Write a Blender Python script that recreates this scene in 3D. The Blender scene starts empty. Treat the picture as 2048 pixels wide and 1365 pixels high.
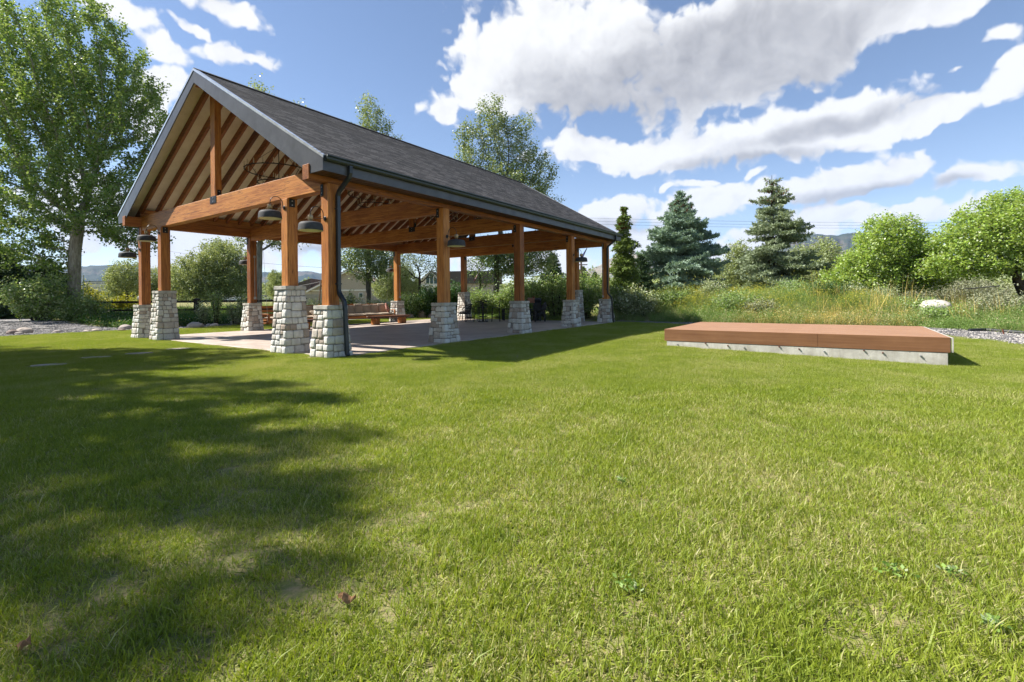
import bpy, bmesh, math, random
import numpy as np
from mathutils import Vector, Matrix, noise
R=math.radians
sc=bpy.context.scene
COL=sc.collection
# ------------------------------------------------------------------ camera
cam=bpy.data.cameras.new('camera'); camo=bpy.data.objects.new('camera',cam); COL.objects.link(camo)
cam.sensor_width=36; cam.lens=36*959/2048; cam.shift_x=.0035; cam.shift_y=-.0429
cam.clip_start=.05; cam.clip_end=20000
camo.matrix_world=Matrix.Translation((0,0,1.3))@Matrix.Rotation(.0101,4,'Y')@Matrix.Rotation(R(90),4,'X')
sc.camera=camo
# ------------------------------------------------------------------ light
TS=Vector((-.899,.124,1.0)).normalized()          # towards the sun
sl=bpy.data.lights.new('sun','SUN'); sl.energy=4.7; sl.angle=R(.53); sl.color=(1,.955,.89)
so=bpy.data.objects.new('sun',sl); COL.objects.link(so)
so.rotation_euler=TS.to_track_quat('Z','Y').to_euler(); so.location=(-20,0,30)
sc.view_settings.view_transform='Standard'; sc.view_settings.look='None'
sc.view_settings.exposure=1.36; sc.view_settings.gamma=1
sc.render.engine='CYCLES'
sc.cycles.max_bounces=7; sc.cycles.diffuse_bounces=4; sc.cycles.glossy_bounces=2
sc.cycles.transmission_bounces=4; sc.cycles.transparent_max_bounces=6; sc.cycles.volume_bounces=0
sc.cycles.caustics_reflective=False; sc.cycles.caustics_refractive=False
EX,YH,FP=1016.8,594.46,959.
def px2dir(px,py):
    x=px-EX;y=py-YH;r=.0101
    x,y=x*math.cos(r)-y*math.sin(r),x*math.sin(r)+y*math.cos(r)
    a=math.atan2(x,FP);return a,math.atan2(-y,math.hypot(x,FP))
def build_world():
    w=bpy.data.worlds.new('World'); sc.world=w; w.use_nodes=True
    nt=w.node_tree; nt.nodes.clear(); nn=nt.nodes.new; L=nt.links.new
    out=nn('ShaderNodeOutputWorld'); bg=nn('ShaderNodeBackground'); bg.inputs[1].default_value=.1
    L(bg.outputs[0],out.inputs[0])
    sky=nn('ShaderNodeTexSky'); sky.sky_type='NISHITA'; sky.sun_disc=False
    sky.sun_elevation=math.asin(TS.z); sky.sun_rotation=math.atan2(TS.x,TS.y)
    sky.altitude=1500; sky.air_density=1.0; sky.dust_density=.25; sky.ozone_density=1.5
    tc=nn('ShaderNodeTexCoord'); sep=nn('ShaderNodeSeparateXYZ'); L(tc.outputs['Generated'],sep.inputs[0])
    def M(op,a,b=None,c=None,clamp=False):
        n=nn('ShaderNodeMath'); n.operation=op; n.use_clamp=clamp
        for i,v in enumerate((a,b,c)):
            if v is None: continue
            if isinstance(v,(int,float)): n.inputs[i].default_value=v
            else: L(v,n.inputs[i])
        return n.outputs[0]
    az=M('ARCTAN2',sep.outputs[0],sep.outputs[1]); el=M('ARCSINE',sep.outputs[2])
    cb=nn('ShaderNodeCombineXYZ'); L(az,cb.inputs[0]); L(el,cb.inputs[1])
    def NZ(scale,det,rough,vec,dim='3D',dist=0):
        n=nn('ShaderNodeTexNoise'); n.inputs['Scale'].default_value=scale; n.inputs['Detail'].default_value=det
        n.inputs['Roughness'].default_value=rough; n.inputs['Distortion'].default_value=dist; L(vec,n.inputs['Vector']); return n
    # domain warp
    wn=NZ(7,4,.6,cb.outputs[0]); sub=nn('ShaderNodeVectorMath'); sub.operation='SUBTRACT'; L(wn.outputs['Color'],sub.inputs[0]); sub.inputs[1].default_value=(.5,.5,.5)
    mul=nn('ShaderNodeVectorMath'); mul.operation='MULTIPLY'; L(sub.outputs[0],mul.inputs[0]); mul.inputs[1].default_value=(.10,.065,0)
    add=nn('ShaderNodeVectorMath'); L(cb.outputs[0],add.inputs[0]); L(mul.outputs[0],add.inputs[1]); P=add.outputs[0]
    def ell(lst,k):
        acc=None
        for (cx,cy,rx,ry,rot) in lst:
            a,e=px2dir(cx,cy); a2,_=px2dir(cx+rx,cy); a1,_=px2dir(cx-rx,cy); _,e2=px2dir(cx,cy-ry); _,e1=px2dir(cx,cy+ry)
            mp=nn('ShaderNodeMapping'); mp.vector_type='TEXTURE'; L(P,mp.inputs['Vector'])
            mp.inputs['Location'].default_value=(a,e,0); mp.inputs['Rotation'].default_value=(0,0,R(-rot))
            mp.inputs['Scale'].default_value=(abs(a2-a1)/2,abs(e2-e1)/2,1)
            ln=nn('ShaderNodeVectorMath'); ln.operation='LENGTH'; L(mp.outputs[0],ln.inputs[0])
            sz=min(1.,.42+ry/65); dd=M('MULTIPLY_ADD',ln.outputs['Value'],sz,1-sz)
            acc=dd if acc is None else M('SMOOTH_MIN',acc,dd,k)
        return M('SUBTRACT',1.0,acc)
    clouds=[(1150,110,265,135,0),(1450,110,330,150,-5),(985,150,95,110,-30),(900,215,30,35,0),(1650,80,230,85,-18),(1870,10,190,45,-12),
            (1350,305,270,42,2),(1590,262,260,55,-10),(1880,212,230,36,-10),(1180,298,100,38,5),
            (1720,362,175,40,-6),(1930,352,110,26,-8),(1850,425,150,32,-4),(1230,425,105,38,-8),(1420,408,130,38,-8),(1290,480,110,34,0),(1500,500,110,26,0),(1640,440,110,30,-6),
            (1560,470,150,20,0),(1700,440,150,14,0),(465,25,75,30,12),(240,10,90,32,0),(338,92,50,30,15),(455,112,60,28,5),(505,126,55,13,8),
            (330,170,70,45,-20),(300,235,60,50,0),(410,480,190,60,0),(180,420,160,90,0),(1400,367,38,8,5),(1510,350,24,10,0),(1345,380,20,7,-20),
            (1925,128,35,10,-10),(2005,60,45,18,15),(400,60,30,12,30),(1080,520,160,30,0),(620,480,120,18,0),(2050,105,40,16,0)]
    shape=M('ADD',ell(clouds,.18),.46)
    def dens(vec):
        n1=NZ(10,9,.60,vec); vo=nn('ShaderNodeTexVoronoi'); vo.feature='SMOOTH_F1'; vo.inputs['Scale'].default_value=20; vo.inputs['Detail'].default_value=2.; vo.inputs['Roughness'].default_value=.6; vo.inputs['Smoothness'].default_value=.4; L(vec,vo.inputs['Vector'])
        return M('ADD',M('MULTIPLY',M('SUBTRACT',n1.outputs[0],.5),1.5),M('MULTIPLY',M('SUBTRACT',.42,vo.outputs['Distance']),.62))
    n2=NZ(3.2,5,.55,cb.outputs[0])
    N1=dens(P); off=nn('ShaderNodeVectorMath'); L(P,off.inputs[0]); off.inputs[1].default_value=(-.016,.024,0); N1b=dens(off.outputs[0])
    emb=M('SUBTRACT',N1,N1b)
    d=M('ADD',shape,N1)
    d=M('ADD',d,M('MULTIPLY',M('SUBTRACT',n2.outputs[0],.5),.45))
    mr=nn('ShaderNodeMapRange'); mr.interpolation_type='SMOOTHSTEP'; L(d,mr.inputs[0]); mr.inputs[1].default_value=.0; mr.inputs[2].default_value=.34
    alpha=mr.outputs[0]
    # thin veil towards the horizon
    veil=nn('ShaderNodeMapRange'); L(el,veil.inputs[0]); veil.inputs[1].default_value=.26; veil.inputs[2].default_value=.0; veil.inputs[3].default_value=0; veil.inputs[4].default_value=.16
    alpha=M('MAXIMUM',alpha,veil.outputs[0])
    grey=ell([(1380,150,350,95,-4),(1200,190,190,75,5),(1600,110,240,70,-15),(1640,255,190,22,-8),(1500,320,170,16,0),(1700,392,160,16,-4),(1260,450,70,14,0),(1480,60,200,60,0),(1900,365,60,10,0),(640,490,100,8,0)],.35)
    n3=NZ(6,8,.6,P,dist=.4)
    g=M('ADD',grey,M('MULTIPLY',M('SUBTRACT',n3.outputs[0],.5),1.1))
    gm=nn('ShaderNodeMapRange'); gm.interpolation_type='SMOOTHSTEP'; L(g,gm.inputs[0]); gm.inputs[1].default_value=-.45; gm.inputs[2].default_value=.55
    n4=NZ(16,6,.6,P,dist=.3)
    gg=M('ADD',M('MULTIPLY',gm.outputs[0],.78),M('MULTIPLY',M('SUBTRACT',n4.outputs[0],.45),.28)); gg=M('SUBTRACT',gg,M('MULTIPLY',emb,.30),clamp=True)
    cm=nn('ShaderNodeMix'); cm.data_type='RGBA'; L(gg,cm.inputs[0]); cm.inputs[6].default_value=(4.1,4.1,4.13,1); cm.inputs[7].default_value=(1.70,1.71,1.80,1)
    tint=nn('ShaderNodeMix'); tint.data_type='RGBA'; tint.blend_type='MULTIPLY'; tint.inputs[0].default_value=1; L(sky.outputs[0],tint.inputs[6]); tint.inputs[7].default_value=(.74,.70,.68,1)
    mx=nn('ShaderNodeMix'); mx.data_type='RGBA'; L(alpha,mx.inputs[0]); L(tint.outputs[2],mx.inputs[6]); L(cm.outputs[2],mx.inputs[7])
    L(mx.outputs[2],bg.inputs[0])
    w.cycles.sampling_method='MANUAL'; w.cycles.sample_map_resolution=1024
build_world()
# ------------------------------------------------------------------ frames
P0=Vector((-3.9637,10.5942,0)); TH=.6051
U=Vector((math.sin(TH),math.cos(TH),0)); V=Vector((-math.cos(TH),math.sin(TH),0)); ROT=math.atan2(U.y,U.x)
def W(u,v,z=0): return P0+U*u+V*v+Vector((0,0,z))
def uvof(x,y):
    dx=x-P0.x;dy=y-P0.y; return dx*U.x+dy*U.y, dx*V.x+dy*V.y
def X(px,Y):                                   # x of a bearing at depth Y (roll ignored)
    return (px-EX)*Y/FP
def S(t): 
    t=np.clip(t,0,1); return t*t*(3-2*t)
def H(x,y):
    x=np.asarray(x,float);y=np.asarray(y,float); u,v=uvof(x,y)
    ub=17.3-1.3*S((-11-v)/2.)
    berm=S((u-ub)/4.5)*S((2.5-v)/3.)*(1-.72*S((-8.5-v)/5.))
    back=.3*S((u-17.3)/5.)*S((v-1)/2.)
    lft=.25*S((v-20)/6.)
    far=1.0*S((y-55)/50.)
    sl=np.interp(x,[1,3.9,8.1,14],[0,.045,-.07,-.1])*S((19-y)/5.)
    return np.maximum(np.maximum(berm,back),np.maximum(lft,far))+sl
def h1(x,y): return float(H(x,y))
# ------------------------------------------------------------------ materials
MATS={}
class NT:
    def __init__(s,name):
        s.m=bpy.data.materials.new(name); s.m.use_nodes=True; s.t=s.m.node_tree; s.b=s.t.nodes['Principled BSDF']; s.out=s.t.nodes['Material Output']
        MATS[name]=s.m
    def n(s,ty,**k):
        x=s.t.nodes.new(ty)
        for a,v in k.items(): setattr(x,a,v)
        return x
    def L(s,a,b): s.t.links.new(a,b)
    def tc(s,kind='Object',scale=(1,1,1),rot=(0,0,0)):
        c=s.n('ShaderNodeTexCoord'); m=s.n('ShaderNodeMapping'); s.L(c.outputs[kind],m.inputs[0]); m.inputs['Scale'].default_value=scale; m.inputs['Rotation'].default_value=rot; return m.outputs[0]
    def pos(s,scale=1.):
        g=s.n('ShaderNodeNewGeometry'); m=s.n('ShaderNodeMapping'); s.L(g.outputs['Position'],m.inputs[0]); m.inputs['Scale'].default_value=(scale,)*3; return m.outputs[0]
    def noise(s,vec,scale=5,det=4,rough=.55,dist=0):
        x=s.n('ShaderNodeTexNoise'); x.inputs['Scale'].default_value=scale; x.inputs['Detail'].default_value=det; x.inputs['Roughness'].default_value=rough; x.inputs['Distortion'].default_value=dist
        if vec is not None: s.L(vec,x.inputs['Vector'])
        return x
    def ramp(s,fac,stops):
        x=s.n('ShaderNodeValToRGB'); e=x.color_ramp.elements
        while len(e)<len(stops): e.new(.5)
        for i,(p,c) in enumerate(stops): e[i].position=p; e[i].color=(*c,1) if len(c)==3 else c
        s.L(fac,x.inputs[0]); return x.outputs[0]
    def mix(s,f,a,b,bt='MIX'):
        x=s.n('ShaderNodeMix',data_type='RGBA',blend_type=bt)
        for i,v in ((0,f),(6,a),(7,b)):
            if isinstance(v,(int,float)): x.inputs[i].default_value=v
            elif isinstance(v,tuple): x.inputs[i].default_value=(*v,1)
            else: s.L(v,x.inputs[i])
        return x.outputs[2]
    def math(s,op,a,b=0.,clamp=False):
        x=s.n('ShaderNodeMath',operation=op,use_clamp=clamp)
        for i,v in enumerate((a,b)):
            if isinstance(v,(int,float)): x.inputs[i].default_value=v
            else: s.L(v,x.inputs[i])
        return x.outputs[0]
    def attr(s,name):
        x=s.n('ShaderNodeAttribute',attribute_name=name); return x
    def bump(s,h,strength=.3,dist=.02):
        x=s.n('ShaderNodeBump'); x.inputs['Strength'].default_value=strength; x.inputs['Distance'].default_value=dist; s.L(h,x.inputs['Height']); s.L(x.outputs[0],s.b.inputs['Normal']); return x
    def col(s,c):
        if isinstance(c,tuple): s.b.inputs['Base Color'].default_value=(*c,1)
        else: s.L(c,s.b.inputs['Base Color'])
    def set(s,rough=.6,metal=0,spec=.5):
        s.b.inputs['Roughness'].default_value=rough; s.b.inputs['Metallic'].default_value=metal; s.b.inputs['Specular IOR Level'].default_value=spec
def plain(name,c,rough=.6,metal=0,spec=.5,var=.12,ns=6,bump=0,bs=30):
    t=NT(name); v=t.tc('Object'); nz=t.noise(v,ns,5,.6)
    d=tuple(x*(1-var*1.6) for x in c); b=tuple(min(1,x*(1+var)) for x in c)
    t.col(t.ramp(nz.outputs[0],[(.3,d),(.7,b)])); t.set(rough,metal,spec)
    if bump: t.bump(t.noise(v,bs,6,.6).outputs[0],bump,.01)
    return t.m
def wood(name,axis,c1,c2,c3,rough=.55,scale=1.):
    t=NT(name); s=[9*scale]*3; s[axis]=.45*scale; v=t.tc('Object',tuple(s))
    n1=t.noise(v,2.2,6,.65,1.2); s2=[55*scale]*3; s2[axis]=1.6*scale; v2=t.tc('Object',tuple(s2)); n2=t.noise(v2,1.5,4,.58,.28)
    v3=t.tc('Object',tuple(1.1*scale for _ in s)); n3=t.noise(v3,1.0,3,.5)
    oi=t.n('ShaderNodeObjectInfo'); rv=t.math('MULTIPLY',t.math('SUBTRACT',oi.outputs['Random'],.5),.22)
    f=t.math('ADD',t.math('MULTIPLY',n1.outputs[0],.62),t.math('MULTIPLY',n2.outputs[0],.34)); f=t.math('ADD',f,t.math('MULTIPLY',t.math('SUBTRACT',n3.outputs[0],.5),.25)); f=t.math('ADD',f,rv)
    c=t.ramp(f,[(.32,c1),(.48,c2),(.62,c3)])
    vr=t.n('ShaderNodeTexVoronoi'); sv=[3.2*scale]*3; sv[axis]=1.1*scale; t.L(t.tc('Object',tuple(sv)),vr.inputs['Vector'])     # knots
    k=t.ramp(vr.outputs['Distance'],[(.03,(.35,.35,.35)),(.09,(1,1,1))]); c=t.mix(1.,c,k,'MULTIPLY')
    s3=[13*scale]*3; s3[axis]=.33*scale; ck=t.noise(t.tc('Object',tuple(s3)),1.7,2,.5); kk=t.math('ABSOLUTE',t.math('SUBTRACT',ck.outputs[0],.5)); c=t.mix(1.,c,t.ramp(kk,[(.0,(.30,.27,.25)),(.007,(.45,.42,.40)),(.016,(1,1,1))]),'MULTIPLY')
    t.col(c); t.set(rough,0,.4); t.bump(n2.outputs[0],.35,.004); return t.m
WC=((.17,.050,.008),(.35,.118,.020),(.52,.215,.046))
for i,a in enumerate('uvz'): wood('wood_'+a,i,*WC)
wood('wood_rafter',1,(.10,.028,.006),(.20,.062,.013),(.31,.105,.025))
wood('darkwood',0,(.05,.018,.008),(.09,.033,.014),(.14,.055,.022),.45)
def foliage(name,a,b,under=None,trans=.3,rough=.5,spec=.35,c=None,cw=.8,ns=.8):
    t=NT(name); r=t.attr('rnd'); f=r.outputs['Fac']
    nz=t.noise(t.pos(),ns,3,.6); g=t.math('ADD',t.math('MULTIPLY',f,.7),t.math('MULTIPLY',t.math('SUBTRACT',nz.outputs[0],.35),1.0),True)
    colr=t.mix(g,a,b)
    if c: colr=t.mix(t.math('GREATER_THAN',t.attr('rn2').outputs['Fac'],cw),colr,c)
    if under:
        ge=t.n('ShaderNodeNewGeometry'); colr=t.mix(t.math('MULTIPLY',ge.outputs['Backfacing'],.75),colr,under)
    t.col(colr); t.set(rough,0,spec)
    tr=t.n('ShaderNodeBsdfTranslucent'); t.L(t.mix(1.,colr,(1.25,1.2,.55),'MULTIPLY'),tr.inputs[0])
    ms=t.n('ShaderNodeMixShader'); ms.inputs[0].default_value=trans; t.L(t.b.outputs[0],ms.inputs[1]); t.L(tr.outputs[0],ms.inputs[2]); t.L(ms.outputs[0],t.out.inputs[0])
    return t.m
foliage('leaf_cotton',(.05,.12,.016),(.24,.37,.06),(.28,.36,.17),.33,.5,.3)
foliage('leaf_poplar',(.07,.13,.025),(.22,.30,.09),(.36,.41,.27),.3,.35,.55)
foliage('leaf_olive',(.13,.18,.05),(.33,.39,.16),(.40,.44,.28),.25,.6,.2)
foliage('leaf_grey',(.17,.19,.11),(.34,.35,.22),(.28,.29,.2),.2,.7,.2)
foliage('leaf_maple',(.11,.20,.018),(.33,.46,.07),(.42,.52,.20),.33,.45,.35,c=(.50,.56,.36),cw=.86)
foliage('leaf_yellow',(.20,.22,.02),(.46,.44,.05),None,.35)
foliage('leaf_bush',(.085,.17,.025),(.28,.41,.09),(.36,.43,.24),.3,.45,.4,c=(.35,.40,.24),cw=.88)
foliage('leaf_dark',(.025,.07,.015),(.08,.17,.035),None,.25)
foliage('leaf_pale',(.16,.22,.08),(.36,.40,.22),None,.3,c=(.6,.62,.48),cw=.8)
foliage('needle_blue',(.12,.19,.14),(.38,.49,.37),None,.12,.6,.25)
foliage('needle_grey',(.14,.19,.11),(.42,.48,.31),None,.12,.6,.25)
foliage('needle_green',(.06,.11,.02),(.24,.31,.07),None,.15,.6,.25)
foliage('needle_dark',(.03,.06,.025),(.11,.17,.07),None,.1,.6,.25)
foliage('cone',(.16,.06,.02),(.26,.10,.04),None,.0,.8,.1)
def bark(name,a,b):
    t=NT(name); v=t.tc('Object',(6,6,1.3)); n=t.noise(v,1.6,6,.7,.6); t.col(t.ramp(n.outputs[0],[(.35,a),(.62,b)])); t.set(.85,0,.2); t.bump(n.outputs[0],.7,.03); return t.m
bark('bark_pale',(.13,.115,.09),(.36,.34,.29)); bark('bark_grey',(.06,.05,.04),(.19,.165,.13)); bark('bark_dark',(.025,.018,.012),(.08,.06,.045)); bark('bark_cotton',(.16,.14,.11),(.42,.39,.33))
def grassmat(name,g1,g2,straw,base,k,ns=.9,tr=.38,yel=None):
    t=NT(name); f=t.attr('rnd').outputs['Fac']; f2=t.attr('rn2').outputs['Fac']; p=t.pos()
    n=t.noise(p,ns,4,.62,.3); n2=t.noise(p,.28,3,.5); n3=t.noise(p,3.3,3,.6)
    c=t.mix(t.math('ADD',t.math('MULTIPLY',f,.55),t.math('MULTIPLY',t.math('SUBTRACT',n3.outputs[0],.3),.9),True),g1,g2)
    thr=t.math('ADD',t.math('MULTIPLY',t.math('SUBTRACT',n.outputs[0],.5),k),t.math('MULTIPLY',t.math('SUBTRACT',n2.outputs[0],.5),k*.6)); thr=t.math('ADD',thr,base)
    st=t.mix(f,straw,tuple(x*1.5 for x in straw)); c=t.mix(t.math('LESS_THAN',f2,thr),c,st)
    if yel: 
        yy=t.attr('yel').outputs['Fac']; c=t.mix(yy,c,yel)
    t.col(c); t.set(.5,0,.35)
    x=t.n('ShaderNodeBsdfTranslucent'); t.L(t.mix(1.,c,(1.2,1.2,.5),'MULTIPLY'),x.inputs[0]); ms=t.n('ShaderNodeMixShader'); ms.inputs[0].default_value=tr
    t.L(t.b.outputs[0],ms.inputs[1]); t.L(x.outputs[0],ms.inputs[2]); t.L(ms.outputs[0],t.out.inputs[0]); return t.m
grassmat('lawn_grass',(.145,.215,.017),(.36,.405,.055),(.35,.335,.14),.32,1.5)
grassmat('meadow_grass',(.11,.20,.045),(.27,.37,.10),(.40,.35,.20),.16,1.4,.5,.35)
grassmat('mustard',(.10,.17,.03),(.22,.28,.06),(.3,.26,.12),.1,.6,.5,.35,(.55,.50,.06))
grassmat('dark_grass',(.025,.075,.012),(.09,.18,.03),(.24,.22,.10),.08,.8,.6,.35)
grassmat('tan_grass',(.20,.19,.06),(.36,.31,.10),(.5,.38,.12),.5,1.2,.5,.3)
def m_soil():
    t=NT('soil'); p=t.pos(); n=t.noise(p,.6,5,.6); n2=t.noise(p,18,5,.7)
    c=t.mix(n.outputs[0],(.12,.16,.035),(.20,.20,.07)); c=t.mix(t.ramp(n2.outputs[0],[(.4,(0,0,0)),(.62,(1,1,1))]),c,(.28,.23,.12)); t.col(c); t.set(.9,0,.1); t.bump(n2.outputs[0],.8,.03)
m_soil()
def m_gravel(name,c1,c2,c3,s=38):
    t=NT(name); p=t.pos(); v=t.n('ShaderNodeTexVoronoi'); v.inputs['Scale'].default_value=s; t.L(p,v.inputs['Vector']); sp=t.n('ShaderNodeSeparateColor'); t.L(v.outputs['Color'],sp.inputs[0])
    c=t.ramp(sp.outputs[0],[(.15,c1),(.5,c2),(.85,c3)]); t.col(c); t.set(.8,0,.3); t.bump(t.math('SUBTRACT',1.,v.outputs['Distance']),.9,.02)
m_gravel('gravel',(.06,.06,.07),(.15,.145,.15),(.32,.29,.26)); 
def m_stone():
    t=NT('ashlar'); a=t.attr('tone'); v=t.tc('Object'); n=t.noise(v,9,6,.65); n2=t.noise(v,40,5,.7)
    c=t.ramp(a.outputs['Fac'],[(0,(.33,.27,.22)),(.2,(.46,.41,.36)),(.42,(.55,.535,.49)),(.8,(.65,.64,.60)),(1,(.55,.55,.53))])
    c=t.mix(.55,c,t.ramp(n.outputs[0],[(.3,(.6,.57,.52)),(.65,(1.1,1.1,1.08))]),'MULTIPLY'); t.col(c); t.set(.85,0,.25)
    t.bump(t.math('ADD',n.outputs[0],t.math('MULTIPLY',n2.outputs[0],.5)),.8,.02)
m_stone()
plain('mortar',(.24,.225,.20),.9,0,.2,.2,20,.5,60)
plain('capstone',(.46,.44,.39),.85,0,.25,.2,7,.6,25)
def m_conc():
    t=NT('concrete'); v=t.tc('Object'); n=t.noise(v,2.5,7,.65); n2=t.noise(v,30,5,.6); s=t.tc('Object',(6,6,.5)); n3=t.noise(s,1.5,4,.6)
    c=t.ramp(n.outputs[0],[(.3,(.33,.31,.27)),(.55,(.50,.48,.43)),(.75,(.60,.58,.53))]); c=t.mix(.5,c,t.ramp(n3.outputs[0],[(.35,(.75,.72,.66)),(.6,(1.05,1.05,1.03))]),'MULTIPLY')
    vo=t.n('ShaderNodeTexVoronoi'); vo.inputs['Scale'].default_value=7; t.L(v,vo.inputs['Vector']); c=t.mix(1.,c,t.ramp(vo.outputs['Distance'],[(.04,(.45,.42,.38)),(.1,(1,1,1))]),'MULTIPLY')
    t.col(c); t.set(.9,0,.2); t.bump(n2.outputs[0],.3,.01)
m_conc()
def m_patio():
    t=NT('patio'); v=t.tc('Object'); n=t.noise(v,1.1,6,.65,.5); n2=t.noise(t.tc('Object',(3,.6,3)),3,6,.65,.8); n3=t.noise(v,45,4,.6)
    c=t.ramp(n.outputs[0],[(.3,(.32,.26,.215)),(.5,(.43,.36,.305)),(.72,(.52,.45,.39))]); c=t.mix(.5,c,t.ramp(n2.outputs[0],[(.35,(.7,.66,.63)),(.6,(1.08,1.06,1.04))]),'MULTIPLY')
    t.col(c); t.set(.5,0,.35); t.bump(t.math('ADD',n2.outputs[0],t.math('MULTIPLY',n3.outputs[0],.2)),.35,.02)
m_patio()
def m_shingle():
    t=NT('shingle'); uv=t.n('ShaderNodeUVMap'); br=t.n('ShaderNodeTexBrick'); t.L(uv.outputs[0],br.inputs['Vector'])
    br.inputs['Scale'].default_value=1; br.inputs['Brick Width'].default_value=.32; br.inputs['Row Height'].default_value=.142; br.inputs['Mortar Size'].default_value=.016
    br.inputs['Color1'].default_value=(.030,.029,.031,1); br.inputs['Color2'].default_value=(.125,.117,.116,1); br.inputs['Mortar'].default_value=(.03,.03,.03,1); br.inputs['Bias'].default_value=-.1; br.offset=.37
    n=t.noise(uv.outputs[0],60,4,.6); c=t.mix(.6,br.outputs[0],t.ramp(n.outputs[0],[(.35,(.6,.6,.6)),(.65,(1.35,1.35,1.35))]),'MULTIPLY')
    nn=t.noise(uv.outputs[0],.9,4,.6); c=t.mix(.5,c,t.ramp(nn.outputs[0],[(.35,(.85,.85,.87)),(.65,(1.15,1.13,1.1))]),'MULTIPLY'); t.col(c); t.set(.9,0,.25); t.bump(n.outputs[0],.6,.01)
m_shingle()
plain('fascia',(.085,.088,.098),.42,.3,.5,.18,3,.08,8)
plain('gutter',(.028,.036,.034),.35,.4,.5,.1)
plain('drip_edge',(.75,.76,.78),.25,.6)
plain('downspout',(.03,.036,.042),.35,.3,.5,.1)
plain('steel_black',(.012,.012,.014),.5,.3)
plain('bolt',(.35,.35,.36),.4,.8)
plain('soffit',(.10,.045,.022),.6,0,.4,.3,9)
def m_osb():
    t=NT('sheathing'); v=t.tc('Object'); n=t.noise(v,3,5,.6); n2=t.noise(t.tc('Object',(50,14,14)),1,4,.6)
    c=t.ramp(n.outputs[0],[(.3,(.70,.61,.48)),(.7,(.82,.74,.62))]); c=t.mix(.9,c,t.ramp(n2.outputs[0],[(.27,(.5,.4,.3)),(.36,(1,1,1))]),'MULTIPLY'); t.col(c); t.set(.8,0,.2)
m_osb()
plain('lamp_grey',(.055,.055,.058),.7,.1,.3,.2,14); plain('lamp_inner',(.75,.74,.68),.5); plain('brass',(.36,.27,.17),.4,.7,.5,.15); plain('lamp_arm',(.03,.028,.028),.4,.5)
plain('iron',(.012,.011,.011),.5,.5); plain('candle',(.55,.45,.30),.5); plain('conduit',(.38,.38,.37),.5,.3)
plain('glass_bulb',(.6,.5,.35),.2)
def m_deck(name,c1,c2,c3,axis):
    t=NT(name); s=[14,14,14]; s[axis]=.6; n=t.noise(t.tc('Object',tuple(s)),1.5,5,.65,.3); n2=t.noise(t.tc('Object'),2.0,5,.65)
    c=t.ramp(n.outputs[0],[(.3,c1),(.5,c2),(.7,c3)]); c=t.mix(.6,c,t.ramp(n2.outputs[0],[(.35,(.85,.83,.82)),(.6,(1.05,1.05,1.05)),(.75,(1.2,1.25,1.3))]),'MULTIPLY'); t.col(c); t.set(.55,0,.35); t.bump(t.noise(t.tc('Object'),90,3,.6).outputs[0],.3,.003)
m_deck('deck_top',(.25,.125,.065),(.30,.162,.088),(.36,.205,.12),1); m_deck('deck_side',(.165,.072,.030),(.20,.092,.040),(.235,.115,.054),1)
plain('cushion',(.38,.31,.235),.95,0,.1,.1,4,.25,18); plain('cushion_red',(.45,.22,.17),.95,0,.1,.5,9,.2,40); plain('cushion_grey',(.22,.20,.18),.95,0,.1,.1)
plain('chain',(.45,.43,.4),.4,.8); plain('black_furn',(.008,.008,.009),.5,0,.3); plain('terracotta',(.30,.14,.085),.7,0,.3,.2,8)
def m_bould():
    t=NT('boulder'); oi=t.n('ShaderNodeObjectInfo'); v=t.tc('Object'); n=t.noise(v,3,6,.65); c=t.ramp(oi.outputs['Random'],[(0,(.20,.15,.13)),(.35,(.38,.32,.27)),(.7,(.44,.38,.33)),(1,(.25,.21,.19))])
    c=t.mix(.7,c,t.ramp(n.outputs[0],[(.3,(.65,.62,.6)),(.65,(1.15,1.15,1.15))]),'MULTIPLY'); t.col(c); t.set(.85,0,.2); t.bump(n.outputs[0],.5,.03)
m_bould(); plain('boulder_white',(.52,.48,.42),.9,0,.2,.25,5,.8,12)
plain('fence_wood',(.045,.033,.026),.8,0,.2,.3,8,.4,30)
plain('car_white',(.75,.76,.78),.25,0,.6,.03); plain('car_glass',(.03,.04,.05),.08,0,.8); plain('tyre',(.015,.015,.015),.8)
plain('siding',(.40,.35,.29),.8,0,.2,.08); plain('siding_white',(.62,.56,.48),.8,0,.2,.08); plain('trim_white',(.72,.71,.68),.6); plain('roof_brown',(.10,.085,.075),.9,0,.2,.2,9); plain('roof_tan',(.28,.20,.165),.9,0,.2,.2,9); plain('window_glass',(.05,.09,.10),.1,0,.8,.3,.8); plain('orange_wood',(.48,.17,.05),.6); plain('grey_wall',(.30,.29,.27),.85,0,.2,.1)
plain('sign_face',(.60,.60,.58),.6,0,.3,.04); plain('sign_blue',(.10,.14,.22),.6); plain('rust',(.16,.06,.035),.7); plain('white_metal',(.62,.62,.6),.5); plain('sign_brown',(.14,.06,.04),.6)
plain('flag_red',(.42,.03,.04),.8); plain('flag_white',(.7,.7,.7),.8); plain('flag_blue',(.03,.04,.16),.8); plain('utility_pole',(.16,.10,.07),.8); plain('wire',(.02,.02,.02),.6)
plain('edging',(.02,.022,.026),.6); plain('orange_flag',(.55,.14,.04),.7); plain('paver',(.42,.37,.32),.85,0,.2,.2,9,.4,30); plain('dry_leaf',(.28,.15,.07),.8,0,.2,.3,30)
def m_mtn(name,a,b,c):
    t=NT(name); p=t.pos(); n=t.noise(p,.004,8,.65); n2=t.noise(p,.02,6,.7); f=t.math('ADD',t.math('MULTIPLY',n.outputs[0],.6),t.math('MULTIPLY',n2.outputs[0],.4))
    t.col(t.ramp(f,[(.38,a),(.5,b),(.62,c)])); t.set(.95,0,.1)
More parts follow.
